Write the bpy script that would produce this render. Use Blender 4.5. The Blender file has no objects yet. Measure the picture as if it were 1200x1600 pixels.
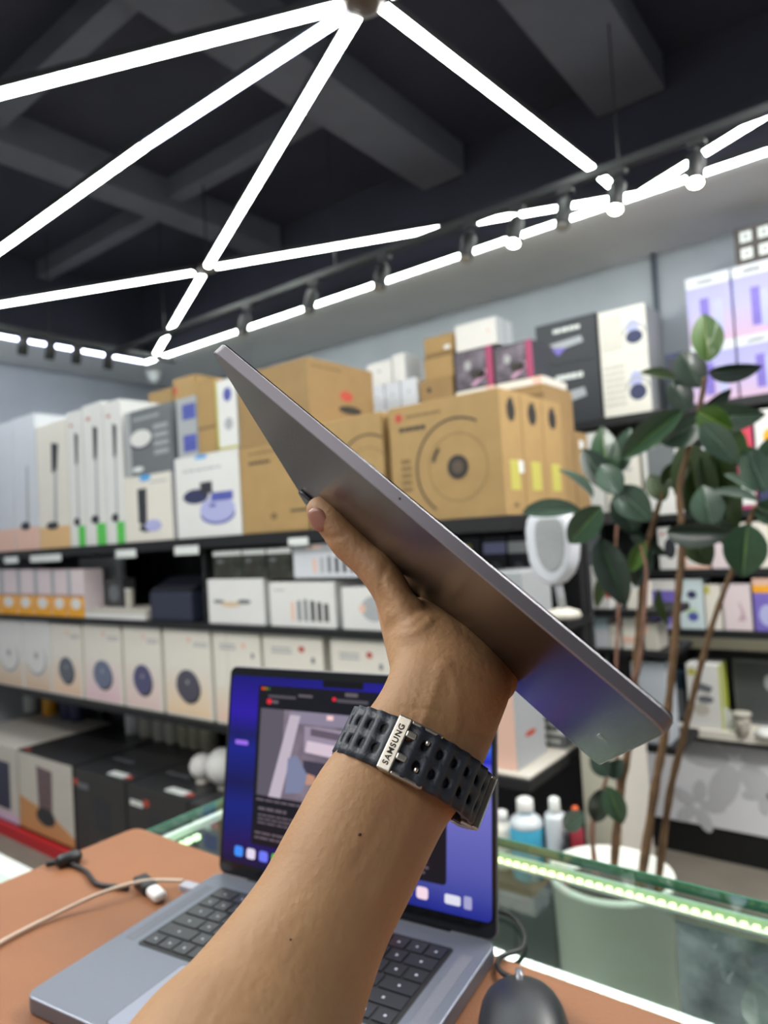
import bpy, bmesh, math, random
from mathutils import Vector, Matrix
random.seed(7)
scene = bpy.context.scene
C = scene.collection
PI = math.pi

# ------------------------------------------------------------------ camera
F = 1093.0; H = 1.65
RK = H / 1.6                                # room scale
NS = 0.88                                   # scale of the things on the counter
v1 = Vector((-1420, -122, 1093)).normalized()
v2 = Vector((841, 14, 1093)); v2 = (v2 - v1 * v2.dot(v1)).normalized()
up = v2.cross(v1)
if up.y < 0: up = -up
ROW = (-v1, v2, up)                       # world axes expressed in camera axes (right, up, forward)
def cam2w(q):                             # camera-axes vector -> world vector
    return Vector((ROW[0].dot(q), ROW[1].dot(q), ROW[2].dot(q)))
EYE = Vector((0, 0, H))
cd = bpy.data.cameras.new('camera'); cam = bpy.data.objects.new('camera', cd); C.objects.link(cam)
cr, cu, cf = cam2w(Vector((1, 0, 0))), cam2w(Vector((0, 1, 0))), cam2w(Vector((0, 0, 1)))
cam.matrix_world = Matrix(((cr.x, cu.x, -cf.x, EYE.x), (cr.y, cu.y, -cf.y, EYE.y), (cr.z, cu.z, -cf.z, EYE.z), (0, 0, 0, 1)))
cd.sensor_fit = 'VERTICAL'; cd.sensor_height = 24; cd.sensor_width = 18
cd.lens = 24 * F / 1600; cd.clip_start = 0.02; cd.clip_end = 60
cd.dof.use_dof = True; cd.dof.focus_distance = 0.30; cd.dof.aperture_fstop = 5.8
scene.camera = cam

# ------------------------------------------------------------------ world, exposure
w = bpy.data.worlds.new('world'); scene.world = w; w.use_nodes = True
w.node_tree.nodes['Background'].inputs[0].default_value = (0.85, 0.86, 0.9, 1)
w.node_tree.nodes['Background'].inputs[1].default_value = 0.25
scene.view_settings.view_transform = 'Standard'; scene.view_settings.look = 'None'
scene.view_settings.exposure = 0.27; scene.view_settings.gamma = 1.0
scene.view_settings.use_curve_mapping = False
TUBE = 24.0                                # radiance of the ceiling LED tubes

# area lamps = unseen fill, added to brighten forearm, cabinets and plant (all above ceiling-grid level)
def area(name, loc, sx, sy, power, col=(1, 0.98, 0.94)):
    l = bpy.data.lights.new(name, 'AREA'); l.shape = 'RECTANGLE'; l.size = sx; l.size_y = sy
    l.energy = power; l.color = col
    o = bpy.data.objects.new(name, l); C.objects.link(o); o.location = loc; return o
area('fill_lamp', (-0.6, -1.4, 3.25), 1.8, 0.6, 26)
area('fill_lamp', (-2.2, -0.3, 3.2), 1.6, 0.6, 62)
area('fill_lamp', (0.5, 2.1, 3.25), 1.2, 0.6, 80)

# ------------------------------------------------------------------ pixel -> world helpers
def P(px, py, d): return EYE + cam2w(Vector(((px - 600) / F, -(py - 800) / F, 1))) * d
def rayd(px, py): return cam2w(Vector(((px - 600) / F, -(py - 800) / F, 1)))
def onY(px, py, Y): r = rayd(px, py); return EYE + r * (Y / r.y)
def onZ(px, py, Z): r = rayd(px, py); return EYE + r * ((Z - H) / r.z)
def zc(px, py, Y): return onY(px, py, Y).z
def onX(px, py, X): r = rayd(px, py); return EYE + r * (X / r.x)

# ------------------------------------------------------------------ materials
def lin(c):
    return tuple(((v / 255) / 12.92 if v / 255 <= 0.04045 else ((v / 255 + 0.055) / 1.055) ** 2.4) for v in c)
MATS = {}
def mat(name, rgb, rough=0.6, metal=0.0, noise=0.0, nscale=40, bump=0.0, bscale=200, emit=0.0, spec=0.5,
        alpha=None, sss=0.0, coat=0.0, tint=None):
    if name in MATS: return MATS[name]
    m = bpy.data.materials.new(name); m.use_nodes = True; MATS[name] = m
    nt = m.node_tree; b = nt.nodes['Principled BSDF']; col = lin(rgb)
    b.inputs['Base Color'].default_value = (*col, 1); b.inputs['Roughness'].default_value = rough
    b.inputs['Metallic'].default_value = metal; b.inputs['Specular IOR Level'].default_value = spec
    if sss:
        b.inputs['Subsurface Weight'].default_value = sss
        b.inputs['Subsurface Radius'].default_value = (0.006, 0.0025, 0.0012)
        b.inputs['Subsurface Scale'].default_value = 0.6
    if coat: b.inputs['Coat Weight'].default_value = coat
    if emit:
        b.inputs['Emission Color'].default_value = (*col, 1); b.inputs['Emission Strength'].default_value = emit
    tc = nt.nodes.new('ShaderNodeTexCoord')
    if noise or tint:
        n = nt.nodes.new('ShaderNodeTexNoise'); n.inputs['Scale'].default_value = nscale; n.inputs['Detail'].default_value = 4
        nt.links.new(tc.outputs['Object'], n.inputs['Vector'])
        r = nt.nodes.new('ShaderNodeValToRGB')
        r.color_ramp.elements[0].position = 0.3; r.color_ramp.elements[1].position = 0.7
        c2 = lin(tint) if tint else tuple(min(1, v * (1 + noise)) for v in col)
        c1 = col if tint else tuple(v * (1 - noise) for v in col)
        r.color_ramp.elements[0].color = (*c1, 1); r.color_ramp.elements[1].color = (*c2, 1)
        nt.links.new(n.outputs[0], r.inputs[0]); nt.links.new(r.outputs[0], b.inputs['Base Color'])
        if emit: nt.links.new(r.outputs[0], b.inputs['Emission Color'])
    if bump:
        n2 = nt.nodes.new('ShaderNodeTexNoise'); n2.inputs['Scale'].default_value = bscale; n2.inputs['Detail'].default_value = 6
        nt.links.new(tc.outputs['Object'], n2.inputs['Vector'])
        bp = nt.nodes.new('ShaderNodeBump'); bp.inputs['Strength'].default_value = bump; bp.inputs['Distance'].default_value = 0.002
        nt.links.new(n2.outputs[0], bp.inputs['Height']); nt.links.new(bp.outputs[0], b.inputs['Normal'])
    return m
def grad_mat(name, stops, axis='Z', rough=0.5, emit=0.0, dist=0.0, dscale=4):
    """colour runs along one generated axis of the object (printed / displayed gradient)"""
    if name in MATS: return MATS[name]
    m = bpy.data.materials.new(name); m.use_nodes = True; MATS[name] = m
    nt = m.node_tree; b = nt.nodes['Principled BSDF']; b.inputs['Roughness'].default_value = rough
    tc = nt.nodes.new('ShaderNodeTexCoord'); sp = nt.nodes.new('ShaderNodeSeparateXYZ')
    src = tc.outputs['Generated']
    if dist:
        n = nt.nodes.new('ShaderNodeTexNoise'); n.inputs['Scale'].default_value = dscale
        nt.links.new(src, n.inputs['Vector'])
        mx = nt.nodes.new('ShaderNodeMixRGB'); mx.inputs[0].default_value = dist
        nt.links.new(src, mx.inputs[1]); nt.links.new(n.outputs[1], mx.inputs[2]); src = mx.outputs[0]
    nt.links.new(src, sp.inputs[0])
    r = nt.nodes.new('ShaderNodeValToRGB'); e = r.color_ramp.elements
    e[0].position = stops[0][0]; e[0].color = (*lin(stops[0][1]), 1)
    e[1].position = stops[-1][0]; e[1].color = (*lin(stops[-1][1]), 1)
    for p, c in stops[1:-1]:
        k = e.new(p); k.color = (*lin(c), 1)
    nt.links.new(sp.outputs['XYZ'.index(axis)], r.inputs[0])
    nt.links.new(r.outputs[0], b.inputs['Base Color'])
    if emit:
        b.inputs['Base Color'].default_value = (0, 0, 0, 1)
        nt.links.new(r.outputs[0], b.inputs['Emission Color']); b.inputs['Emission Strength'].default_value = emit
    return m
def emis(name, rgb, s):
    if name in MATS: return MATS[name]
    m = bpy.data.materials.new(name); m.use_nodes = True; MATS[name] = m
    b = m.node_tree.nodes['Principled BSDF']; b.inputs['Base Color'].default_value = (0.02, 0.02, 0.02, 1)
    b.inputs['Emission Color'].default_value = (*lin(rgb), 1); b.inputs['Emission Strength'].default_value = s
    b.inputs['Base Color'].default_value = (0.005, 0.005, 0.005, 1); b.inputs['Roughness'].default_value = 0.2; b.inputs['Specular IOR Level'].default_value = 0.25
    return m
def glass_mat(name, tint, refl=0.08, rough=0.0):
    if name in MATS: return MATS[name]
    m = bpy.data.materials.new(name); m.use_nodes = True; MATS[name] = m
    nt = m.node_tree; nt.nodes.clear()
    o = nt.nodes.new('ShaderNodeOutputMaterial'); mx = nt.nodes.new('ShaderNodeMixShader')
    t = nt.nodes.new('ShaderNodeBsdfTransparent'); t.inputs[0].default_value = (*lin(tint), 1)
    g = nt.nodes.new('ShaderNodeBsdfGlossy'); g.inputs['Roughness'].default_value = rough; g.inputs[0].default_value = (0.9, 1, 0.96, 1)
    fr = nt.nodes.new('ShaderNodeFresnel'); fr.inputs[0].default_value = 1.5
    ad = nt.nodes.new('ShaderNodeMath'); ad.operation = 'ADD'; ad.inputs[1].default_value = refl
    geo = nt.nodes.new('ShaderNodeNewGeometry'); inv = nt.nodes.new('ShaderNodeMath'); inv.operation = 'SUBTRACT'; inv.inputs[0].default_value = 1.0
    mul = nt.nodes.new('ShaderNodeMath'); mul.operation = 'MULTIPLY'     # reflect at outer faces only
    nt.links.new(geo.outputs['Backfacing'], inv.inputs[1]); nt.links.new(fr.outputs[0], ad.inputs[0])
    nt.links.new(ad.outputs[0], mul.inputs[0]); nt.links.new(inv.outputs[0], mul.inputs[1]); nt.links.new(mul.outputs[0], mx.inputs[0])
    nt.links.new(t.outputs[0], mx.inputs[1]); nt.links.new(g.outputs[0], mx.inputs[2]); nt.links.new(mx.outputs[0], o.inputs[0])
    return m

M_BLACK = mat('black_powder_coat', (19, 20, 23), 0.55)
M_DARKC = mat('dark_ceiling_paint', (42, 42, 56), 0.9, noise=0.15, nscale=3)
M_BEAM = mat('ceiling_beam_paint', (84, 84, 94), 0.85, noise=0.1, nscale=5)
M_WALL = mat('grey_wall_paint', (170, 175, 182), 0.8, noise=0.04, nscale=4, bump=0.1, bscale=60)
M_SOFF = mat('soffit_paint', (222, 222, 220), 0.8, noise=0.03, nscale=4)
M_FLOOR = mat('floor_concrete', (132, 124, 114), 0.55, noise=0.18, nscale=3, bump=0.1)
M_KRAFT = mat('kraft_cardboard', (170, 138, 90), 0.75, noise=0.06, nscale=12, bump=0.15, bscale=300)
M_KRAFT2 = mat('kraft_cardboard_brown', (154, 124, 82), 0.75, noise=0.06, nscale=12)
M_INK = mat('black_ink', (48, 44, 40), 0.6)
M_INKF = mat('faded_ink', (120, 96, 62), 0.7)
M_RED = mat('red_ink', (184, 74, 58), 0.6)
M_WHITE = mat('white_carton', (226, 224, 222), 0.5, noise=0.02, nscale=8)
M_CREAM = mat('cream_carton', (228, 222, 212), 0.5, noise=0.02, nscale=8)
M_OFFW = mat('cool_white_carton', (212, 214, 222), 0.5, noise=0.02, nscale=8)
M_GREY = mat('grey_carton', (110, 114, 118), 0.55, noise=0.04, nscale=8)
M_LGREY = mat('light_grey_print', (170, 172, 176), 0.6)
M_CHAR = mat('charcoal_carton', (48, 50, 56), 0.5)
M_NAVY = mat('navy_print', (52, 56, 92), 0.5)
M_BLUE = mat('blue_print', (84, 92, 170), 0.5, noise=0.2, nscale=30)
M_LAV = mat('lavender_print', (176, 178, 222), 0.5)
M_GREEN = mat('green_print', (90, 196, 84), 0.5)
M_YEL = mat('yellow_print', (190, 184, 92), 0.5)
M_ORG = mat('orange_print', (240, 168, 40), 0.5, noise=0.15, nscale=30)
M_PINK = mat('pink_print', (232, 190, 172), 0.5)
M_PURP = mat('purple_print', (120, 104, 190), 0.5, noise=0.1, nscale=20)
M_STRIP = mat('price_strip', (40, 38, 36), 0.4)
M_TAG = mat('paper_tag', (225, 228, 226), 0.5)

# ------------------------------------------------------------------ mesh helpers
def obj(name, bm, m, parent=None, loc=None, smooth=False, bevel=0.0, seg=2, M=None):
    me = bpy.data.meshes.new(name); bm.normal_update(); bm.to_mesh(me); bm.free()
    if isinstance(m, (list, tuple)):
        for k in m: me.materials.append(k)
    elif m: me.materials.append(m)
    if smooth:
        for p in me.polygons: p.use_smooth = True
    o = bpy.data.objects.new(name, me); C.objects.link(o)
    if M is not None: o.matrix_world = M
    if loc is not None: o.location = loc
    if parent: o.parent = parent
    if bevel:
        b = o.modifiers.new('bevel', 'BEVEL'); b.width = bevel; b.segments = seg; b.limit_method = 'ANGLE'; b.angle_limit = math.radians(40)
    return o
def empty(name, loc=(0, 0, 0), M=None):
    o = bpy.data.objects.new(name, None); C.objects.link(o); o.empty_display_size = 0.05
    if M is not None: o.matrix_world = M
    else: o.location = loc
    return o
def tag(o, label=None, cat=None, group=None, kind=None):
    if label: o['label'] = label
    if cat: o['category'] = cat
    if group: o['group'] = group
    if kind: o['kind'] = kind
    return o
def add_box(bm, x0, x1, y0, y1, z0, z1):
    v = [bm.verts.new((x, y, z)) for x in (x0, x1) for y in (y0, y1) for z in (z0, z1)]
    for f in ((0, 1, 3, 2), (4, 6, 7, 5), (0, 4, 5, 1), (2, 3, 7, 6), (0, 2, 6, 4), (1, 5, 7, 3)):
        bm.faces.new([v[i] for i in f])
def box(x0, x1, y0, y1, z0, z1):
    bm = bmesh.new(); add_box(bm, x0, x1, y0, y1, z0, z1); return bm
def frame_of(t):
    t = t.normalized(); a = Vector((0, 0, 1)) if abs(t.z) < 0.9 else Vector((1, 0, 0))
    n = t.cross(a).normalized(); return n, t.cross(n).normalized()
def add_tube(bm, pts, rad, n=10, cap=True):
    pts = [Vector(p) for p in pts]
    rr = rad if isinstance(rad, (list, tuple)) else [rad] * len(pts)
    rings = []; a = None
    for i, p in enumerate(pts):
        t = (pts[min(i + 1, len(pts) - 1)] - pts[max(i - 1, 0)]).normalized()
        if a is None: a, b = frame_of(t)
        else:
            a = (a - t * a.dot(t)).normalized(); b = t.cross(a)
        rings.append([bm.verts.new(p + (a * math.cos(2 * PI * k / n) + b * math.sin(2 * PI * k / n)) * rr[i]) for k in range(n)])
    for i in range(len(rings) - 1):
        for k in range(n):
            bm.faces.new((rings[i][k], rings[i][(k + 1) % n], rings[i + 1][(k + 1) % n], rings[i + 1][k]))
    if cap:
        bm.faces.new(rings[0][::-1]); bm.faces.new(rings[-1])
def tube(pts, rad, n=10):
    bm = bmesh.new(); add_tube(bm, pts, rad, n); return bm
def smoothpts(pts, k=8):
    out = []; pts = [Vector(p) for p in pts]; n = len(pts)
    for i in range(n - 1):
        p0, p1, p2, p3 = pts[max(i - 1, 0)], pts[i], pts[i + 1], pts[min(i + 2, n - 1)]
        for j in range(k):
            t = j / k
            out.append(0.5 * ((2 * p1) + (p2 - p0) * t + (2 * p0 - 5 * p1 + 4 * p2 - p3) * t * t + (3 * p1 - p0 - 3 * p2 + p3) * t ** 3))
    out.append(pts[-1]); return out
def lathe(prof, n=24):
    bm = bmesh.new(); rings = []
    for r, z in prof:
        rings.append([bm.verts.new((r * math.cos(2 * PI * k / n), r * math.sin(2 * PI * k / n), z)) for k in range(n)])
    for i in range(len(rings) - 1):
        for k in range(n): bm.faces.new((rings[i][k], rings[i][(k + 1) % n], rings[i + 1][(k + 1) % n], rings[i + 1][k]))
    bm.faces.new(rings[0][::-1]); bm.faces.new(rings[-1]); return bm
def prism(poly, h0, h1):
    """poly in local XY, extruded along Z"""
    bm = bmesh.new()
    a = [bm.verts.new((x, y, h0)) for x, y in poly]; b = [bm.verts.new((x, y, h1)) for x, y in poly]
    n = len(poly); bm.faces.new(a[::-1]); bm.faces.new(b)
    for i in range(n): bm.faces.new((a[i], a[(i + 1) % n], b[(i + 1) % n], b[i]))
    return bm
def rrect(w, h, r, n=6, cx=0, cy=0):
    out = []
    for qx, qy, a0 in ((1, 1, 0), (-1, 1, 90), (-1, -1, 180), (1, -1, 270)):
        for k in range(n + 1):
            a = math.radians(a0 + 90 * k / n)
            out.append((cx + qx * (w / 2 - r) + r * math.cos(a), cy + qy * (h / 2 - r) + r * math.sin(a)))
    return out
def ellipse(rx, ry, n=24, cx=0, cy=0):
    return [(cx + rx * math.cos(2 * PI * k / n), cy + ry * math.sin(2 * PI * k / n)) for k in range(n)]

# ------------------------------------------------------------------ cartons with printed panels
T = 0.0008
class Carton:
    def __init__(s, name, label, x0, x1, y0, d, z0, z1, m=None, cat='box', group=None, bevel=0.002):
        s.w, s.d, s.h = x1 - x0, d, z1 - z0
        s.o = obj(name, box(-s.w / 2, s.w / 2, 0, d, 0, s.h), m or M_WHITE, loc=((x0 + x1) / 2, y0, z0 + 0.0005), bevel=bevel)
        tag(s.o, label, cat, group)
    def face(s, face):
        if face == 'F': return Matrix(((1, 0, 0, 0), (0, 0, -1, 0), (0, 1, 0, 0), (0, 0, 0, 1))), s.w, s.h, Vector((-s.w / 2, 0, 0))
        if face == 'R': return Matrix(((0, 0, 1, 0), (1, 0, 0, 0), (0, 1, 0, 0), (0, 0, 0, 1))), s.d, s.h, Vector((s.w / 2, 0, 0))
        return Matrix(((1, 0, 0, 0), (0, 1, 0, 0), (0, 0, 1, 0), (0, 0, 0, 1))), s.w, s.d, Vector((-s.w / 2, 0, s.h))
    def poly(s, name, pts, m, face='F', t=T, label=None, lift=0.0):
        R, W, Hh, off = s.face(face)
        bm = prism([(u * W, v * Hh) for u, v in pts], -0.0002 + lift, t + lift)
        bmesh.ops.transform(bm, matrix=R, verts=bm.verts); bmesh.ops.translate(bm, vec=off, verts=bm.verts)
        o = obj(name, bm, m, parent=s.o)
        if label: o['label'] = label
        return o
    def rect(s, name, u0, v0, u1, v1, m, face='F', t=T, label=None, lift=0.0):
        return s.poly(name, [(u0, v0), (u1, v0), (u1, v1), (u0, v1)], m, face, t, label, lift)
    def ell(s, name, u, v, ru, rv, m, face='F', t=T, label=None, lift=0.0):
        return s.poly(name, [(u + ru * math.cos(a * PI / 12), v + rv * math.sin(a * PI / 12)) for a in range(24)], m, face, t, label, lift)
    def text(s, u0, v0, u1, v1, rows, m, face='F', name='printed_text'):
        R, W, Hh, off = s.face(face); bm = bmesh.new(); rh = (v1 - v0) / rows
        for r in range(rows):
            u = u0
            while u < u1 - 0.01:
                L = (u1 - u0) * random.uniform(0.08, 0.22); L = min(L, u1 - u)
                add_box(bm, u * W, (u + L * 0.82) * W, (v0 + rh * (r + 0.2)) * Hh, (v0 + rh * (r + 0.75)) * Hh, 0, T)
                u += L
        bmesh.ops.transform(bm, matrix=R, verts=bm.verts); bmesh.ops.translate(bm, vec=off, verts=bm.verts)
        o = obj(name, bm, m, parent=s.o); o['kind'] = 'stuff'; return o
    def arc(s, name, u, v, r0, r1, a0, a1, m, face='F', n=24, lift=0.0):
        R, W, Hh, off = s.face(face); bm = bmesh.new(); pv = None
        for k in range(n + 1):
            a = math.radians(a0 + (a1 - a0) * k / n)
            q = [bm.verts.new((u * W + r * math.cos(a), v * Hh + r * math.sin(a), T + lift)) for r in (r0, r1)]
            if pv: bm.faces.new((pv[0], pv[1], q[1], q[0]))
            pv = q
        bmesh.ops.transform(bm, matrix=R, verts=bm.verts); bmesh.ops.translate(bm, vec=off, verts=bm.verts)
        return obj(name, bm, m, parent=s.o)
def cpx(name, label, Y, xl, xr, row, z0, top, d, m=None, group=None, cat='box', gap=0.004):
    """carton whose front stands on the plane Y; xl/xr/row and top = (px,py) read off the photograph, z0 = what it stands on"""
    a, b = onY(xl, row, Y), onY(xr, row, Y)
    zt = onY(top[0], top[1], Y).z if isinstance(top, tuple) else top
    return Carton(name, label, a.x + gap / 2, b.x - gap / 2, Y, d, z0, zt, m, cat, group)

# ================================================================== ROOM
RX0, RX1, RY0, RY1 = -5.15 * RK, 2.8, -2.8, 3.83 * RK
ZC, ZL = 3.66, H + 1.4 * RK                           # slab, soffit / LED plane
LY = onZ(600, 440, ZL).y; LXL = onZ(232, 567, ZL).x
def struct(name, bm, m, **k): return tag(obj(name, bm, m, **k), kind='structure')
struct('floor', box(RX0 - .1, RX1 + .1, RY0 - .1, RY1 + .1, -0.08, 0), M_FLOOR)
struct('ceiling', box(RX0 - .1, RX1 + .1, RY0 - .1, RY1 + .1, ZC, ZC + 0.1), M_DARKC)
struct('wall_back', box(RX0 - .1, RX1 + .1, RY1, RY1 + 0.1, 0, ZC), M_WALL)
struct('wall_left', box(RX0 - .1, RX0, RY0, RY1, 0, ZC), M_WALL)
struct('wall_right', box(RX1, RX1 + .1, RY0, RY1, 0, ZC), M_WALL)
struct('wall_front', box(RX0 - .1, RX1 + .1, RY0 - .1, RY0, 0, ZC), M_WALL)
bm = bmesh.new(); add_box(bm, RX0, RX1, LY + 0.02, RY1, ZL, ZC); struct('trim_1', bm, M_SOFF)
bm = bmesh.new(); add_box(bm, RX0, LXL - 0.02, RY0, LY + 0.019, ZL, ZC); struct('trim_2', bm, M_SOFF)
bm = bmesh.new(); add_box(bm, LXL - 0.0195, RX1, LY + 0.008, LY + 0.0195, ZL + 0.03, ZC); struct('trim_3', bm, M_DARKC)
bm = bmesh.new(); add_box(bm, LXL - 0.0195, LXL - 0.008, RY0, LY + 0.007, ZL + 0.03, ZC); struct('trim_4', bm, M_DARKC)
# beams of the dark slab, running away from the viewer, and cross ribs
ZB = 3.5
beam_px = [((215, 304), (215, 334)), ((600, 180), (600, 258)), ((850, 85), (1005, 85))]
bx = [sorted((onZ(*a, ZB).x, onZ(*b, ZB).x)) for a, b in beam_px] + [(1.2, 1.55)]
par = None
for i, (a, b) in enumerate(bx):
    o = struct('ceiling_beam' if i == 0 else 'ceiling_beam', box(a, b, RY0 + 0.01, LY - 0.02, ZB, ZC - 0.001), M_BEAM)
rib = [onZ(85, 62, 3.6), onZ(360, 238, 3.6), onZ(180, 352, 3.6)]
for i, (x0, x1, y) in enumerate([(bx[0][1], bx[1][0], rib[0].y), (bx[0][1], bx[1][0], rib[1].y), (RX0, bx[0][0], rib[2].y), (bx[1][1], bx[2][0], 0.6)]):
    struct('ceiling_rib', box(x0, x1, y, y + 0.09, ZB + 0.05, ZC - 0.001), M_BEAM)
# wall conduit
px0 = onY(1014, 320, RY1 - 0.02)
o = obj('wall_conduit', tube([(px0.x, RY1 - 0.02, 1.2), (px0.x, RY1 - 0.02, ZL - 0.002)], 0.014, 10), mat('conduit_grey', (96, 104, 116), 0.5), smooth=True)
tag(o, 'thin dark grey conduit running down the back wall', 'pipe')

# ================================================================== LED tubes
M_TUBE = emis('led_diffuser_light', (246, 255, 249), TUBE)
M_TUBEB = emis('led_diffuser_bluish_light', (214, 222, 255), TUBE * 0.55)
M_HOUS = mat('led_housing_black', (30, 30, 34), 0.4)
def led(a, b, label, m=None, group='ceiling light bars', wd=0.034):
    a = Vector(a); b = Vector(b); L = (b - a).length; d = (b - a) / L
    ang = math.atan2(d.y, d.x)
    e = empty('led_light_bar', a); e.rotation_euler = (0, 0, ang)
    tag(e, label, 'ceiling light', group)
    obj('housing', box(0, L, -wd / 2 - 0.002, wd / 2 + 0.002, 0.004, 0.03), M_HOUS, parent=e)
    poly = [(-wd / 2, 0.006)] + [(-wd / 2 * math.cos(t * PI / 8), 0.004 - wd * 0.42 * math.sin(t * PI / 8)) for t in range(9)] + [(wd / 2, 0.006)]
    bm = bmesh.new()
    A = [bm.verts.new((0.004, y, z)) for y, z in poly]; B = [bm.verts.new((L - 0.004, y, z)) for y, z in poly]
    bm.faces.new(A[::-1]); bm.faces.new(B)
    for i in range(len(poly)): j = (i + 1) % len(poly); bm.faces.new((A[i], A[j], B[j], B[i]))
    bmesh.ops.recalc_face_normals(bm, faces=bm.faces)
    obj('diffuser', bm, m or M_TUBE, parent=e)
def Z3(px, py): return onZ(px, py, ZL)
led(Z3(-260, 214), Z3(536, 10), 'longest white light bar, across the top left corner up to the ceiling hub')
led(Z3(229, 227), Z3(538, 24), 'bluish light bar running from the ceiling hub, middle of the three on its left', M_TUBEB)
led(Z3(-180, 520), Z3(226, 229), 'white light bar continuing the bluish one down to the left edge')
led(Z3(325, 416), Z3(557, 26), 'white light bar from the top hub steeply down to the lower black joint')
led(Z3(598, 12), Z3(924, 264), 'white light bar from the top hub down to the right')
led(Z3(931, 269), Z3(955, 291), 'short light bar piece just past the black track on the right')
led(Z3(338, 417), Z3(1000, 303), 'white light bar from the lower joint to the right, passing behind the spotlight track')
led(Z3(-140, 499), Z3(303, 426), 'white light bar from the lower joint to the left edge')
led(Z3(316, 431), Z3(244, 553), 'short light bar from the lower joint down to the corner')
led(Z3(1003, 300), Z3(1330, 98), 'light bar leaving the right meeting point up to the right edge')
led((LXL, LY, ZL), (1.9, LY, ZL), 'long light bar along the soffit edge over the carton shelves')
led((LXL, LY - 0.03, ZL), (LXL, -1.5, ZL), 'light bar along the left soffit edge', M_TUBEB)
hub = Z3(566, 6)
for k, (dx, dy) in enumerate([(1.9, 0.55), (2.2, -1.3), (0.2, -2.3), (-0.9, -2.6)]):
    led(hub + Vector((dx, dy, 0)) * 0.04, hub + Vector((dx, dy, 0)), ['light bar from the hub towards the right wall above the viewer', 'light bar from the hub back over the viewer to the right', 'light bar from the hub straight back over the viewer', 'light bar from the hub back over the viewer to the left'][k])
def joint(px, py, label, r=0.05):
    p = Z3(px, py)
    o = obj('ceiling_joint', lathe([(r * 0.7, 0), (r, 0.006), (r, 0.03), (r * 0.4, 0.034)], 20), mat('joint_metal', (90, 80, 78), 0.45, 0.5), loc=(p.x, p.y, p.z - 0.005), smooth=True)
    tag(o, label, 'ceiling joint')
    obj('drop_rod', tube([(0, 0, 0.03), (0, 0, ZC - ZL)], 0.005, 8), M_BLACK, parent=o)
joint(567, 6, 'brown hub at the top where four light bars meet', 0.06)
joint(324, 423, 'small dark joint where four light bars meet above the tablet tip', 0.045)

# spotlight track
ZR = ZL - 0.145
r0 = onZ(300, 518, ZR); r1 = onZ(930, 264, ZR); RYt = (r0.y + r1.y) / 2
o = obj('spotlight_track', box(LXL + 0.45, 1.8, RYt - 0.018, RYt + 0.018, ZR, ZR + 0.03), M_BLACK); tag(o, 'black spotlight track parallel to the carton shelves', 'track')
for x in (-3.6, -2.2, -0.8, 0.6): obj('drop_rod', tube([(x, RYt, ZR + 0.03), (x, RYt, ZC)], 0.003, 8), M_BLACK, parent=o)
M_LENS = emis('spot_lens', (255, 250, 225), 30)
M_DIML = mat('spot_lens_off', (150, 152, 150), 0.2)
def spot(px, on, label, i, py=None):
    # x from the photograph at track height
    y_line = 518 + (px - 300) * (264 - 518) / 630.0
    x = onZ(px, y_line, ZR).x
    e = empty('track_spotlight', (x, RYt, ZR)); tag(e, label, 'spotlight', 'track spotlights')
    obj('adapter', box(-0.03, 0.03, -0.015, 0.015, -0.02, 0), M_BLACK, parent=e)
    obj('arm', tube([(0, 0, -0.02), (0, 0.0, -0.05)], 0.008, 8), M_BLACK, parent=e)
    bm = lathe([(0.026, 0), (0.03, 0.006), (0.03, 0.11), (0.022, 0.118)], 16)
    Mx = Matrix.Translation((0, -0.015, -0.06)) @ Matrix.Rotation(math.radians(PI and 158), 4, 'X')
    bmesh.ops.transform(bm, matrix=Mx, verts=bm.verts); obj('lamp_body', bm, M_BLACK, parent=e, smooth=True)
    bm = lathe([(0.001, 0), (0.024, 0.001), (0.024, 0.004)], 16)
    bmesh.ops.transform(bm, matrix=Mx @ Matrix.Translation((0, 0, 0.117)), verts=bm.verts)
    obj('lens', bm, M_LENS if on else M_DIML, parent=e)
names = ['first', 'second', 'third', 'fourth', 'fifth', 'sixth', 'seventh', 'eighth', 'ninth']
for i, (px, on) in enumerate([(395, 0), (493, 0), (598, 0), (728, 0), (800, 1), (874, 0), (955, 1), (1078, 1)]):
    spot(px, on, '%s spotlight from the left on the right-hand black track%s' % (names[i], ', glowing' if on else ''), i)
# left track
ZR2 = ZL - 0.1
RXt = onZ(60, 527, ZR2).x
o = obj('spotlight_track', box(RXt - 0.018, RXt + 0.018, -1.4, LY - 0.06, ZR2, ZR2 + 0.03), M_BLACK); tag(o, 'short black track under the left light bar', 'track')
for y in (-0.6, 1.0, 2.2): obj('drop_rod', tube([(RXt, y, ZR2 + 0.03), (RXt, y, ZC)], 0.005, 8), M_BLACK, parent=o)
for i, px in enumerate((38, 80, 121, 170)):
    y = onX(px, 548, RXt).y
    e = empty('track_spotlight', (RXt, y, ZR2)); tag(e, '%s small spotlight from the left edge under the left light bar' % names[i], 'spotlight', 'track spotlights')
    obj('adapter', box(-0.015, 0.015, -0.03, 0.03, -0.02, 0), M_BLACK, parent=e)
    bm = lathe([(0.026, 0), (0.03, 0.006), (0.03, 0.1), (0.022, 0.105)], 14)
    bmesh.ops.transform(bm, matrix=Matrix.Translation((0, 0, -0.02)) @ Matrix.Rotation(math.radians(195), 4, 'Y'), verts=bm.verts)
    obj('lamp_body', bm, M_BLACK, parent=e, smooth=True)
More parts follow.
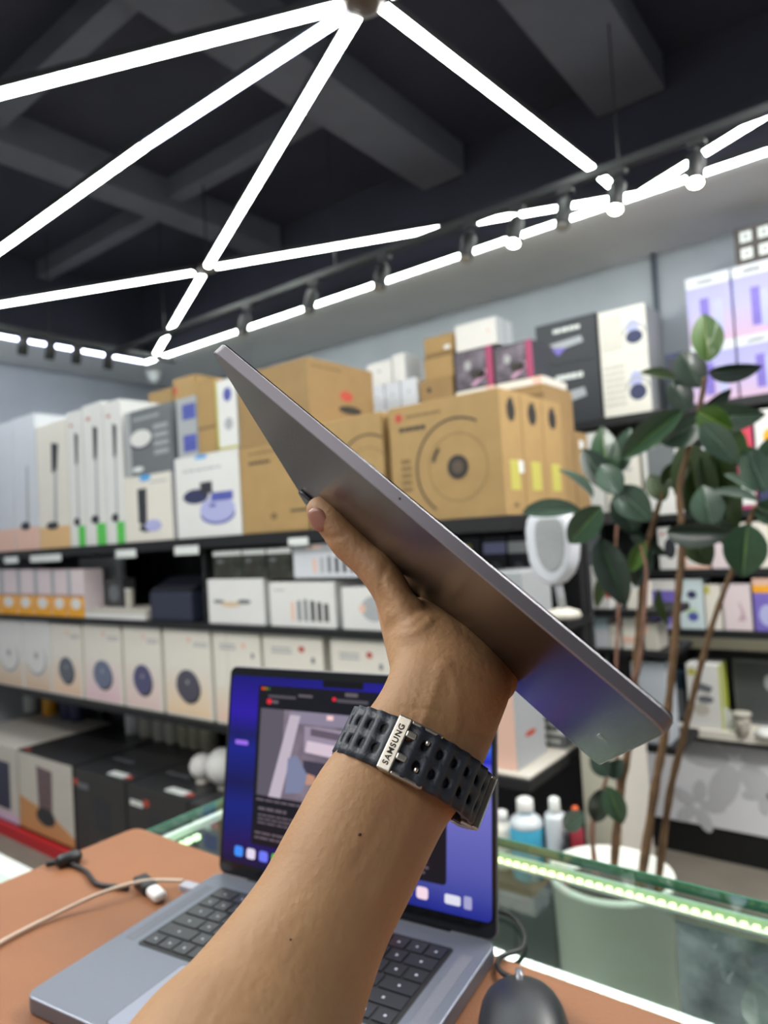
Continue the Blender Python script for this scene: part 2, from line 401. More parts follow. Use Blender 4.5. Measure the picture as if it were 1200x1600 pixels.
# small white camera dome at the corner under the soffit
p = onZ(233, 585, ZL - 0.12)
e = empty('dome_camera', (LXL - 0.2, LY + 0.2, ZL)); tag(e, 'small white dome camera at the far ceiling corner', 'camera')
obj('base', lathe([(0.06, -0.03), (0.065, -0.02), (0.065, 0.0)], 20), M_WHITE, parent=e, smooth=True)
obj('dome', lathe([(0.005, -0.1), (0.03, -0.09), (0.048, -0.06), (0.052, -0.03)], 20), M_TAG, parent=e, smooth=True)

# ================================================================== FRONT SHELVING
YS = 1.97 * RK
YW = 3.52 * RK
S1 = onY(600, 819, YS).z; S2 = onY(400, 978, YS).z; S3 = onY(300, 1124, YS).z; S4 = 0.06
XE = onY(830, 1220, YS).x
XL = RX0 + 0.02
shelf = empty('display_shelving', ((XL + XE) / 2, YS, 0)); tag(shelf, 'long black steel display shelving carrying cartons in front of the back wall', 'shelving')
def spart(name, x0, x1, y0, y1, z0, z1, m=M_BLACK, root=shelf, label=None):
    o = obj(name, box(x0 - root.location.x, x1 - root.location.x, y0 - root.location.y, y1 - root.location.y, z0, z1), m, parent=root, bevel=0.002)
    if label: o['label'] = label
    return o
spart('shelf_board', XL, XE, YS - 0.01, YW - 0.03, S1 - 0.05, S1)
spart('shelf_board', XL, XE, YS - 0.01, YS + 0.6, S2 - 0.03, S2)
spart('shelf_board', XL, XE, YS - 0.01, YS + 0.6, S3 - 0.035, S3)
spart('shelf_board', XL, XE, YS - 0.01, YS + 0.6, 0.0, S4)
M_REDST = mat('red_edge_strip', (196, 26, 40), 0.4)
spart('edge_strip', XL, onY(700, 1300, YS).x, YS - 0.125, YS - 0.1, 0.0, 0.07, M_REDST, label='red plastic edge strip')
M_PALE = mat('shelf_liner', (196, 190, 180), 0.6)
spart('shelf_liner', onY(700, 1180, YS).x, XE - 0.005, YS, YS + 0.58, S3, S3 + 0.008, M_PALE, label='pale shelf liner')
spart('back_panel', XL, XE, YS + 0.6, YS + 0.62, 0.0, S1 - 0.05, mat('shelf_back_panel', (52, 52, 56), 0.7))
for px, rw in ((46, 900), (160, 1150), (312, 900), (507, 900), (890, 900)):
    x = onY(px, rw, YS + 0.55).x if px < 880 else XE - 0.04
    spart('post', x - 0.03, x + 0.03, YS + 0.53, YS + 0.59, 0, S1 - 0.05)
for px in (318, 940):
    x = onY(px, 900, YS).x
    if x < XE: spart('divider', x - 0.035, x - 0.012, YS + 0.02, YS + 0.5, S2, S1 - 0.05)
for px in (20, 62, 86, 200, 295):     # paper price tags on the upper shelf edge
    a = onY(px, 870, YS); spart('price_tag', a.x - 0.09, a.x + 0.09, YS - 0.013, YS - 0.0105, S1 - 0.075, S1 - 0.035, M_TAG)
for px in (470, 560, 640):
    a = onY(px, 840, YS); spart('price_tag', a.x - 0.06, a.x + 0.05, YS - 0.013, YS - 0.0105, S1 - 0.06, S1 - 0.03, M_TAG)

# ---- top shelf, left: tall white vacuum boxes
Yf = YS + 0.015
tall = [(-52, 20, (10, 660), 'pink', 'half cut off at the left edge'), (21, 57, (50, 646), 'pink', 'second from the left edge'),
        (58, 106, (100, 655), 'tan', 'cream, with a tan foot'), (107, 131, (125, 640), 'green', 'first with a green foot'),
        (132, 164, (160, 626), 'green', 'middle one with a green foot'), (165, 193, (190, 622), 'green', 'nearest the grey box, green foot')]
M_TAN = mat('tan_print', (226, 184, 132), 0.5)
for i, (a, b, tp, kind, lab) in enumerate(tall):
    c = cpx('appliance_box', 'tall white vacuum cleaner box, ' + lab, Yf, a, b, 740, S1, tp, 0.32, M_CREAM if kind == 'tan' else (M_OFFW if i < 2 else M_WHITE), 'tall white vacuum boxes')
    c.rect('printed_foot', 0.0, 0.0, 1, 0.17, dict(pink=M_PINK, tan=M_TAN, green=M_GREEN)[kind] if kind != 'green' else M_WHITE)
    if kind == 'green': c.rect('green_stripe', 0.5, 0.0, 0.95, 0.15, M_GREEN, lift=T)
    c.poly('printed_tube', [(0.5, 0.15), (0.6, 0.15), (0.66, 0.62), (0.58, 0.62)], M_LGREY, lift=2 * T)
    c.ell('printed_nozzle', 0.45, 0.18, 0.2, 0.03, M_CHAR, lift=3 * T)
    if i > 1: c.poly('printed_body', [(0.5, 0.6), (0.66, 0.6), (0.74, 0.82), (0.52, 0.84)], M_CHAR, lift=T)
    if i in (3, 4, 5): c.ell('logo', 0.3, 0.9, 0.1, 0.012, M_RED)
# soundbar box + grey box
c = cpx('speaker_box', 'cream soundbar box standing under the dark grey carton', Yf, 196, 272, 800, S1, (235, 741), 0.34, M_CREAM)
c.rect('spine', 0.985, 0, 1.0, 1, M_NAVY); SBz = S1 + c.h; sbx = c.o.location.x
c.poly('printed_tower', [(0.28, 0.28), (0.45, 0.22), (0.47, 0.8), (0.28, 0.8)], M_CHAR); c.ell('printed_base', 0.58, 0.23, 0.17, 0.09, M_LAV, lift=T)
c.ell('printed_dark_base', 0.45, 0.2, 0.16, 0.06, M_CHAR); c.ell('blue_sticker', 0.45, 0.96, 0.12, 0.05, mat('sticker_blue', (86, 164, 226), 0.5)); c.text(0.55, 0.86, 0.9, 0.9, 1, M_LGREY)
c = cpx('air_fryer_box', 'dark grey carton with a white oval picture on the cream box', Yf, 196, 270, 690, SBz + .0005, (240, 634), 0.3, M_GREY)
c.ell('printed_oval', 0.34, 0.56, 0.23, 0.13, M_WHITE, lift=T); c.ell('printed_oval_base', 0.34, 0.5, 0.24, 0.11, mat('dark_grey_print', (80, 80, 96), 0.6))
c.text(0.2, 0.82, 0.75, 0.9, 1, M_LGREY); c.text(0.62, 0.25, 0.92, 0.75, 4, M_LGREY); c.ell('logo', 0.25, 0.1, 0.12, 0.04, M_TAG)
c.rect('grey_end', 0, 0, 0.12, 1, M_LGREY)
# robot vacuum white box
c = cpx('robot_vacuum_box', 'white box with a blue robot vacuum picture beside the kraft cartons', Yf, 273, 376, 780, S1, (325, 708), 0.36, M_WHITE)
c.rect('spine', 0.0, 0, 0.02, 1, M_NAVY); c.ell('printed_vacuum', 0.66, 0.32, 0.26, 0.15, M_LAV, lift=T); c.ell('printed_vacuum_side', 0.66, 0.27, 0.26, 0.13, M_BLUE)
c.rect('printed_bumper', 0.58, 0.42, 0.9, 0.52, M_BLUE, lift=2 * T); c.ell('printed_second_vacuum', 0.34, 0.5, 0.2, 0.09, M_NAVY); c.rect('printed_tower', 0.42, 0.52, 0.6, 0.66, M_CHAR, lift=T)
c.ell('printed_button', 0.6, 0.37, 0.05, 0.02, M_BLUE, lift=3 * T); c.text(0.15, 0.8, 0.75, 0.84, 1, M_LGREY); c.ell('blue_sticker', 0.45, 0.97, 0.1, 0.025, mat('sticker_blue', (86, 164, 226), 0.5))
RVz = S1 + c.h + .0005
c = cpx('gadget_box', 'pale box with two blue pictures on the robot vacuum box', Yf, 277, 309, 680, RVz, (290, 621), 0.2, M_LGREY)
c.rect('printed_picture', 0.3, 0.62, 0.95, 0.88, M_BLUE); c.rect('printed_picture', 0.3, 0.08, 0.95, 0.36, M_BLUE); GBz = RVz + c.h + .0005
c = cpx('small_carton', 'tall narrow kraft carton between the pale gadget box and yellow-edged box', Yf, 310, 338, 680, RVz, (320, 594), 0.2, M_KRAFT)
c.rect('tape_line', 0, 0.33, 1, 0.36, M_INKF)
c = cpx('gadget_box', 'white box with yellow edges beside the big kraft carton', Yf, 339, 372, 680, RVz, (355, 592), 0.2, M_WHITE)
c.rect('yellow_edge', 0, 0, 0.1, 1, M_YEL); c.ell('printed_fan', 0.6, 0.78, 0.2, 0.1, M_BLUE); c.ell('printed_device', 0.6, 0.36, 0.2, 0.09, M_LGREY); c.rect('yellow_edge', 0, 0, 1, 0.04, M_YEL)
# row behind: cartons that show over the top
Yb = YS + 0.42
c = cpx('small_carton', 'kraft carton end with a red mark behind the pale gadget box', Yb, 272, 308, 640, S1, (285, 590), 0.3, M_KRAFT); c.ell('logo', 0.1, 0.93, 0.08, 0.03, M_RED)
c = cpx('small_carton', 'brown carton top just showing behind the dark grey carton', Yb, 232, 270, 640, S1, (250, 610), 0.3, M_KRAFT2); c.rect('tape_line', 0, 0.5, 1, 0.52, M_INKF)

# ---- kraft cartons
def kraft_marks(c, small=False):
    c.ell('logo', 0.1, 0.9, 0.035, 0.04, M_RED)
    c.text(0.17, 0.88, 0.5, 0.92, 1, M_INKF); c.text(0.1, 0.76, 0.36, 0.83, 1, M_INK)
c = cpx('robot_vacuum_carton', 'lower kraft carton beside the white robot vacuum box', Yf, 377, 481, 780, S1, (376, 702), 0.42, M_KRAFT)
c.text(0.15, 0.9, 0.6, 0.94, 1, M_INKF); c.text(0.15, 0.78, 0.5, 0.84, 1, M_INK); c.ell('printed_mark', 0.5, 0.18, 0.05, 0.04, M_INKF)
c.text(0.75, 0.2, 1.0, 0.25, 1, M_INK); K1z = S1 + c.h + .0005
c = cpx('robot_vacuum_carton', 'tall kraft carton on top of the lower one, small black drawing on its side', Yf, 371, 484, 620, K1z, (483, 556), 0.42, M_KRAFT2)
c.ell('logo', 0.55, 0.58, 0.1, 0.07, M_RED, 'R'); c.ell('printed_robot', 0.6, 0.4, 0.18, 0.055, M_INK, 'R', label='black printed drawing'); c.text(0.05, 0.88, 0.5, 0.93, 1, M_INKF, 'R')
c.ell('printed_robot', 0.62, 0.2, 0.14, 0.04, M_INK, 'F'); c.ell('logo', 0.5, 0.32, 0.05, 0.03, M_INKF, 'F')
def circle_art(c, u=0.62, v=0.42, s=1.0):
    c.arc('printed_circle', u, v, 0.165 * s, 0.173 * s, 60, 235, M_INK)
    c.arc('printed_inner_circle', u, v, 0.115 * s, 0.118 * s, 0, 359, M_INKF)
    W, Hh = c.w, c.h
    c.ell('printed_hub', u, v, 0.042 * s / W, 0.042 * s / Hh, M_INK, lift=T); c.ell('printed_hub_centre', u, v, 0.022 * s / W, 0.022 * s / Hh, mat('brown_print', (88, 74, 60), 0.6), lift=2 * T)
    c.arc('printed_grille', u, v, 0.095 * s, 0.107 * s, 135, 165, M_INK, lift=T)
c = cpx('robot_vacuum_carton', 'kraft carton with a circle print, left of the widest one and partly behind the tablet', Yf, 484, 604, 780, S1, (607, 640), 0.3, M_KRAFT); circle_art(c, 0.8, 0.45, 0.9)
c = cpx('robot_vacuum_carton', 'widest kraft carton with red mark and large circle drawing', Yf, 609, 786, 700, S1, (785, 604), 0.15, M_KRAFT)
kraft_marks(c); circle_art(c); c.text(0.1, 0.25, 0.2, 0.55, 5, M_INKF)
kx1 = c.o.location.x + c.w / 2; kx0 = c.o.location.x - c.w / 2; kz = S1 + c.h; d0 = Yf + 0.155
def side_marks(c):
    c.rect('yellow_label', 0.3, 0.2, 0.75, 0.44, M_YEL, 'R', label='pale yellow label'); c.ell('printed_robot', 0.5, 0.84, 0.2, 0.09, M_INK, 'R'); c.rect('printed_cap', 0.42, 0.84, 0.6, 0.94, M_INK, 'R', lift=T)
    c.ell('printed_mark', 0.5, 0.08, 0.12, 0.02, M_INKF, 'R')
side_marks(c); c.rect('white_sticker', 0.72, 0.34, 0.95, 0.44, M_TAG, 'R', lift=T)
for k, lab in enumerate(['first kraft carton standing behind the widest one', 'last kraft carton in the row behind the widest one']):
    cc = Carton('robot_vacuum_carton', lab, kx0, kx1, d0, 0.165, S1, kz, M_KRAFT); side_marks(cc); d0 += 0.17
# brown one behind to the right
c = cpx('brown_carton', 'plain brown carton behind the right end of the kraft cartons', YS + 0.62, 853, 876, 720, S1, (876, 668), 0.3, M_KRAFT2)
c.rect('tape_seam', 0.48, 0, 0.52, 1, M_INKF, 'R'); c.rect('white_sticker', 0.7, 0.8, 0.85, 0.9, M_TAG, 'R')
# support cartons behind and what stands on them
Y3 = YS + 0.68
zA = zc(690, 590, Y3)
c = cpx('small_carton', 'kraft carton behind the widest carton, under the small kraft pair', Y3, 655, 708, 610, S1, zA, 0.25, M_KRAFT2); c.ell('printed_mark', 0.3, 0.93, 0.06, 0.02, M_INK)
c = cpx('small_carton', 'small kraft carton, lower of the pair below the white box', Y3, 662, 708, 570, zA, (690, 553), 0.14, M_KRAFT); zz = zA + c.h + .0005; c.rect('tape_line', 0, 0.9, 1, 0.98, M_INKF)
c = cpx('small_carton', 'small kraft carton, upper of the pair left of the white box', Y3, 662, 708, 540, zz, (690, 523), 0.14, M_KRAFT); c.rect('tape_line', 0, 0.04, 1, 0.12, M_INKF); c.rect('white_sticker', 0.7, 0.2, 0.9, 0.4, M_TAG)
zB = zc(745, 608, Y3)
c = cpx('small_carton', 'kraft carton hidden behind the cartons under the black-pink boxes', Y3, 711, 850, 610, S1, zB - 0.03, 0.3, M_KRAFT2); c.rect('tape_line', 0, 0.9, 1, 0.93, M_INKF)
cz = zB - 0.03 + .0005
c = cpx('flat_box', 'flat beige box under the right black-pink game box', Y3, 775, 849, 600, cz, (810, 594), 0.25, M_CREAM); c.rect('pink_end', 0.8, 0, 1, 1, M_PINK)
c2 = cpx('flat_box', 'flat beige box under the left black-pink game box', Y3, 711, 773, 600, cz, c.o.location.z + c.h, 0.25, M_CREAM); c2.rect('pink_end', 0.8, 0, 1, 1, M_PINK)
gz = c.o.location.z + c.h + .0005
M_MAG = mat('magenta_edge', (168, 60, 104), 0.5); M_MIX = mat('dark_photo_print', (44, 42, 52), 0.5, tint=(136, 124, 140), nscale=18)
for k, (a, b, t, lab) in enumerate([(710, 771, (740, 545), 'left black and pink game box below the white box'), (772, 834, (803, 536), 'right black and pink game box beside the black cartons')]):
    c = cpx('game_box', lab, Y3, a, b, 575, gz, t, 0.16, M_CHAR, 'black and pink game boxes')
    c.rect('printed_photo', 0.04, 0.04, 0.82, 0.96, M_MIX); c.rect('magenta_edge', 0.84, 0, 1, 1, M_MAG); c.ell('printed_face', 0.35, 0.6, 0.09, 0.12, M_LGREY, lift=T); c.ell('printed_shape', 0.6, 0.35, 0.2, 0.12, M_INK, lift=T)
    c.poly('pink_streak', [(0.5, 0.05), (0.82, 0.3), (0.82, 0.45), (0.4, 0.08)], mat('pale_pink_print', (196, 150, 180), 0.5), lift=T)
    if k == 0: gz0 = gz + c.h + .0005; ga, gd = c.o.location.x, c.w
c = cpx('white_box', 'plain white box on top of the black and pink game boxes', Y3, 711, 777, 530, gz0 + 0.02, (745, 494), 0.15, M_WHITE); c.o.location.z = gz0; c.ell('logo', 0.8, 0.55, 0.03, 0.06, M_PINK)
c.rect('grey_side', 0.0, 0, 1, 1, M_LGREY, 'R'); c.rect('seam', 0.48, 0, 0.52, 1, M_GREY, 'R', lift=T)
# small white boxes cluster
zS = zc(615, 645, Y3)
c = cpx('small_carton', 'kraft carton under the cluster of small white boxes', Y3, 560, 652, 660, S1, zS, 0.3, M_KRAFT2); c.rect('tape_line', 0, 0.9, 1, 0.93, M_INKF)
zS += .0005
labs = ['left', 'middle', 'right']
zt = zc(612, 598, Y3)
for k, (a, b) in enumerate([(577, 600), (601, 625), (626, 652)]):
    c = cpx('small_white_box', '%s of the three small white boxes in the lower row' % labs[k], Y3, a, b, 610, zS, zt, 0.12, M_OFFW, 'small white boxes'); c.ell('printed_mark', 0.5, 0.6, 0.08, 0.05, M_LGREY)
c = cpx('small_white_box', 'wide low white box on the small white boxes, left', Y3, 573, 612, 580, zt + .0005, (592, 566), 0.12, M_WHITE, 'small white boxes'); c.ell('printed_mark', 0.5, 0.6, 0.08, 0.05, M_LGREY)
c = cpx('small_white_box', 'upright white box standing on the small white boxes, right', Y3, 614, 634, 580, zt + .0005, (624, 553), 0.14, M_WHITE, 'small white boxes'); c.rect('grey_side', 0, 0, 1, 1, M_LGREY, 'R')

# ---- shelf 2
def bottle_pack(a, b, k):
    c = cpx('supplement_box', 'white and yellow carton, %s from the left on the second shelf' % names[k], Yf, a, b, 920, S2, (b, 890), 0.12, mat('pinkish_white_carton', (222, 206, 210), 0.5), 'white and yellow cartons in a row')
    c.rect('yellow_half', 0, 0, 1, 0.42, M_ORG); c.ell('white_badge', 0.5, 0.28, 0.3, 0.12, M_WHITE, lift=T); c.rect('brown_band', 0, 0.42, 1, 0.47, mat('brown_band', (176, 140, 130), 0.5)); c.rect('grey_edge', 0, 0.47, 0.25, 1, M_LGREY)  # plain grey strip down the left of the upper half
for k, (a, b) in enumerate([(-24, -1), (0, 26), (27, 52), (53, 79), (80, 104), (105, 131)]): bottle_pack(a, b, k)
# display stands: grey backdrop and picture board, small white tray
c = cpx('display_board', 'grey display board with a pale arc behind the yellow cartons', YS + 0.232, 124, 190, 900, S2, min(zc(150, 872, YS), S1 - 0.055), 0.03, M_LGREY)
c.ell('printed_arc', 0.3, 0.3, 0.36, 0.34, M_TAG)
c = cpx('display_tray', 'low pinkish white tray beside the yellow cartons', Yf + 0.0, 133, 228, 955, S2, (180, 952), 0.2, M_PALE); c.rect('front_lip', 0, 0, 1, 0.5, M_WHITE)
tz = S2 + c.h + .0005
c = cpx('smart_speaker', 'dark cube speaker with a round driver on the white tray', YS + 0.1, 165, 192, 935, tz, (178, 905), 0.08, mat('dark_grey_plastic', (62, 62, 64), 0.5), cat='speaker'); c.ell('driver', 0.5, 0.5, 0.3, 0.3, M_GREY)
c = cpx('stand_post', 'thin white display post standing on the tray', YS + 0.09, 195, 204, 935, tz, (200, 920), 0.02, M_PALE, cat='stand'); c.rect('post_cap', 0, 0.9, 1, 1, M_WHITE)
c = cpx('monitor', 'black screen standing behind the white tray on the second shelf', YS + 0.4, 172, 240, 890, S2 + 0.1, (205, 868), 0.02, M_BLACK, cat='monitor'); c.rect('screen', 0.02, 0.04, 0.98, 0.98, mat('black_screen', (8, 8, 12), 0.1)); c.rect('stand', 0.4, -0.34, 0.6, 0.02, M_BLACK)
c.rect('foot', 0.3, -0.37, 0.7, -0.33, M_BLACK, t=0.06)
a, b = onY(232, 940, Yf), onY(300, 940, Yf)
e = empty('storage_case', ((a.x + b.x) / 2, Yf + 0.12, S2)); tag(e, 'dark navy case with a sloped lid on the second shelf', 'case')
M_CASE = mat('navy_case_plastic', (44, 48, 66), 0.45); wv = (b.x - a.x) / 2 - 0.01
obj('body', box(-wv, wv, -0.12, 0.12, 0, 0.14), M_CASE, parent=e, bevel=0.01)
bm = bmesh.new(); vs = [bm.verts.new(v) for v in ((-wv, -0.12, 0.145), (wv, -0.12, 0.145), (wv, 0.12, 0.145), (-wv, 0.12, 0.145), (-wv * 0.8, -0.02, 0.21), (wv * 0.9, -0.02, 0.21), (wv * 0.9, 0.12, 0.21), (-wv * 0.8, 0.12, 0.21))]
for f in ((3, 2, 1, 0), (4, 5, 6, 7), (0, 1, 5, 4), (1, 2, 6, 5), (2, 3, 7, 6), (3, 0, 4, 7)): bm.faces.new([vs[i] for i in f])
obj('lid', bm, mat('navy_case_lid', (24, 26, 36), 0.4), parent=e, bevel=0.006)
# white boxes on shelf 2
c = cpx('drone_box', 'white box with a small drone picture at the shelf divider', Yf, 325, 413, 940, S2, (370, 905), 0.22, M_WHITE)
c.ell('printed_drone_body', 0.42, 0.44, 0.18, 0.06, mat('print_beige', (214, 190, 160), 0.5), lift=T); c.ell('printed_rotor', 0.2, 0.5, 0.1, 0.04, M_GREY); c.ell('printed_rotor', 0.66, 0.5, 0.12, 0.05, M_GREY); z1 = S2 + c.h + .0005
for k, (a, b, lab) in enumerate([(333, 378, 'left clear box of black parts on the white drone box'), (379, 416, 'middle clear box of black parts on the white boxes'), (417, 456, 'right clear box of black parts on the white boxes')]):
    c = cpx('parts_box', lab, Yf + 0.01, a, b, 880, z1 if k < 2 else z1, (400, 858), 0.16, mat('dark_parts_print', (22, 24, 22), 0.4, tint=(70, 72, 60), nscale=25), 'clear boxes of black parts')
    c.rect('white_header', 0, 0.82, 1, 1, M_TAG); c.ell('printed_wheel', 0.4, 0.3, 0.2, 0.2, M_INK, lift=T); c.ell('printed_bolt', 0.25, 0.62, 0.12, 0.06, M_GREY, lift=T)
c = cpx('brush_set_box', 'white box with a row of dark attachments, right of the drone box', Yf, 421, 524, 940, S2, (470, 910), 0.22, M_WHITE)
for k in range(6): c.rect('printed_brush', 0.34 + k * 0.1, 0.14, 0.34 + k * 0.1 + (0.05 if k < 3 else 0.06), 0.62 - 0.03 * abs(k - 2), [M_PINK, M_GREY, M_GREY, M_CHAR, M_INK, M_INK][k])
c.text(0.08, 0.8, 0.25, 0.86, 1, M_LGREY); z2 = S2 + c.h + .0005
c = cpx('brush_set_box', 'white box with a row of dark attachments stacked on the other', Yf, 458, 575, 880, max(z1, z2), (520, 848), 0.22, M_OFFW)
for k in range(6): c.rect('printed_brush', 0.28 + k * 0.1, 0.14, 0.28 + k * 0.1 + 0.05, 0.62 - 0.03 * abs(k - 2), [M_PINK, M_LGREY, M_GREY, M_CHAR, M_INK, M_INK][k])
c.rect('grey_band', 0, 0.72, 1, 0.94, M_LGREY); c.ell('logo', 0.3, 0.9, 0.12, 0.04, M_PINK, lift=T)
c = cpx('white_box', 'white box with a faint round picture behind the thumb', Yf, 534, 640, 950, S2, (590, 918), 0.22, M_WHITE); c.ell('printed_circle', 0.5, 0.5, 0.2, 0.3, M_LGREY); c.ell('logo', 0.32, 0.5, 0.05, 0.1, M_PINK, lift=T)
c = cpx('white_box', 'white box on the second shelf seen behind the palm', Yf, 645, 740, 950, S2, (690, 905), 0.22, M_OFFW); c.text(0.1, 0.7, 0.5, 0.8, 1, M_LGREY)
c = cpx('grey_box', 'grey box at the right end of the second shelf beside the tablet', Yf, 745, 818, 950, S2, (790, 895), 0.22, M_LGREY); c.ell('logo', 0.7, 0.3, 0.06, 0.1, M_RED); c.text(0.1, 0.7, 0.5, 0.8, 1, M_GREY)
# things hung in the gap over them (dark shelf above right)
for k, (a, b, lab, m, mm) in enumerate([(720, 752, 'dark box with a yellow disc under the shelf end', M_CHAR, M_YEL), (755, 792, 'dark box with a pale blue header under the shelf end', M_CHAR, M_LAV), (794, 826, 'dark box with a white header at the very shelf end', M_CHAR, M_TAG)]):
    zz = S2 + onY(690, 905, Yf).z * 0 + 0.0
    c = cpx('accessory_box', lab, YS + 0.3, a, b, 870, S2, (780, 838), 0.15, m, 'dark accessory boxes')
    c.ell('printed_disc', 0.4, 0.88, 0.18, 0.05, mm) if k == 0 else c.rect('header', 0, 0.8, 1, 0.93, mm)
    c.ell('printed_shape', 0.5, 0.6, 0.3, 0.1, M_GREY, lift=T)

# ---- shelf 3: speaker boxes
M_SPK = mat('speaker_print', (92, 90, 104), 0.55, noise=0.1, nscale=60)
sp = [(-46, -6, 'white'), (-5, 36, 'white'), (37, 79, 'white'), (80, 128, (96, 102, 112), (236, 200, 170)), (131, 190, (108, 118, 142), (232, 196, 206)), (193, 252, (86, 84, 120), (232, 204, 200)), (256, 330, (80, 78, 92), (238, 208, 172)), (333, 408, None), (411, 506, None), (516, 612, None)]
tops = {0: (37, 962), 1: (37, 963), 2: (60, 966), 3: (100, 975), 4: (160, 976), 5: (220, 979), 6: (290, 983), 7: (370, 988), 8: (460, 991), 9: (560, 999)}
wh = ['white-speaker box cut by the left edge', 'box with a large white round device, left of two', 'box with a large white round device, right of two', 'box with a grey oval speaker and peach fade', 'box with a blue-grey oval speaker and pink fade', 'box with an indigo oval speaker and pale pink fade', 'box with the largest charcoal oval speaker and orange fade', 'cream speaker box just left of the laptop top', 'cream box with a small red mark behind the laptop top', 'cream box with a red mark behind the laptop and hand']
for k, s in enumerate(sp):
    c = cpx('speaker_box', wh[k], Yf, s[0], s[1], 1030, S3, min(zc(*tops[k], Yf), S2 - 0.032), 0.16, M_CREAM if k > 2 else M_WHITE, 'cream speaker boxes on the third shelf', gap=0.008)
    if s[2] == 'white':
        c.rect('printed_fade', 0.02, 0.02, 0.98, 0.4, grad_mat('fade_warm', [(0, (222, 190, 160)), (1, (222, 216, 204))])); c.ell('printed_device_shadow', 0.5, 0.44, 0.36, 0.23, M_LGREY, lift=T); c.ell('printed_device', 0.48, 0.47, 0.34, 0.22, M_WHITE, lift=2 * T); c.ell('printed_centre', 0.5, 0.5, 0.08, 0.05, M_LGREY, lift=3 * T)
    elif s[2]:
        g = grad_mat('fade_%d' % k, [(0, s[3]), (1, (228, 221, 212))]); c.rect('printed_fade', 0.03, 0.03, 0.95, 0.55, g)
        c.ell('printed_speaker_shadow', 0.53, 0.33, 0.24, 0.175, M_INK, lift=T); c.ell('printed_speaker', 0.5, 0.36, 0.25, 0.18, mat('speaker_print_%d' % k, s[2], 0.6, noise=0.12, nscale=120), lift=2 * T, label='printed oval speaker'); c.ell('printed_dot', 0.5, 0.4, 0.03, 0.02, M_LGREY, lift=3 * T)
        c.ell('logo', 0.56, 0.88, 0.04, 0.03, M_PINK); c.text(0.66, 0.8, 0.95, 0.86, 2, M_LGREY)
    else:
        c.rect('seam', 0.3, 0, 0.31, 1, M_PALE) if k == 7 else None
        if k == 7: c.rect('printed_fade', 0.03, 0.03, 0.95, 0.4, grad_mat('fade_7', [(0, (236, 200, 180)), (1, (226, 218, 204))]))
        c.ell('logo', 0.66, 0.86, 0.05, 0.03, M_RED if k > 7 else M_PINK); c.text(0.15, 0.8, 0.5, 0.88, 2, M_LGREY); c.ell('printed_seal', 0.84, 0.76, 0.03, 0.03, M_GREY)
# shelf 3, right end: upright white box + small packets
c = cpx('appliance_box', 'white upright box with a grey side right of the laptop screen', Yf + 0.02, 745, 806, 1150, S3 + .009, (800, 1050), 0.22, M_WHITE)
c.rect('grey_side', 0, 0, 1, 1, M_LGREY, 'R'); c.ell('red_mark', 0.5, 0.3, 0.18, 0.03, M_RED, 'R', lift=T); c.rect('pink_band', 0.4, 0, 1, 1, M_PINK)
for k, (z, m) in enumerate([(0, M_GREY), (1, M_TAG), (2, M_GREY), (3, M_TAG)]):
    cc = Carton('small_packet', '%s of the small packets stacked beside the upright white box' % ['lowest', 'second lowest', 'second highest', 'highest'][k], XE - 0.17, XE - 0.02, Yf + 0.3 - 0.01 * k, 0.12, S3 + .009 + k * 0.048, S3 + .009 + k * 0.048 + 0.046, m, 'packet', 'stacked small packets'); cc.text(0.1, 0.2, 0.9, 0.8, 1, M_TAG if m == M_GREY else M_CHAR)

# ---- lowest shelf: big cartons, with clutter behind
YB = YS - 0.09
ztp = zc(117, 1197, YB)
M_BIGW = mat('big_white_carton', (206, 200, 190), 0.6, noise=0.03, nscale=5)
M_BIGB = mat('big_black_carton', (52, 52, 54), 0.36, noise=0.1, nscale=5)
c = cpx('party_speaker_box', 'big white carton at the left edge with a dark speaker picture', YB, -60, 27, 1220, S4 + .012, ztp, 0.62, M_BIGW)
c.rect('printed_speaker', 0.38, 0.15, 0.88, 0.78, mat('dark_blue_print', (54, 56, 80), 0.5)); c.rect('printed_fade', 0.0, 0, 1, 0.2, grad_mat('fade_violet', [(0, (220, 190, 226)), (1, (206, 200, 190))]), lift=-0.0001)
c = cpx('party_speaker_box', 'big carton with a tall mauve speaker picture and orange foot', YB, 30, 115, 1240, S4 + .012, ztp, 0.62, M_BIGB)
c.rect('white_front', 0.01, 0.01, 0.99, 0.98, M_BIGW); c.poly('orange_foot', [(0.01, 0.01), (0.99, 0.01), (0.99, 0.12), (0.6, 0.3), (0.01, 0.42)], mat('orange_tan_print', (206, 148, 96), 0.5), lift=T)
c.poly('printed_speaker', [(0.38, 0.28), (0.62, 0.26), (0.64, 0.84), (0.36, 0.86)], mat('mauve_print', (112, 92, 96), 0.5, noise=0.15, nscale=50), lift=2 * T); c.ell('printed_speaker_foot', 0.5, 0.25, 0.17, 0.11, M_CHAR, lift=3 * T)
c.ell('red_mark', 0.1, 0.05, 0.06, 0.02, M_RED, 'T', lift=T)
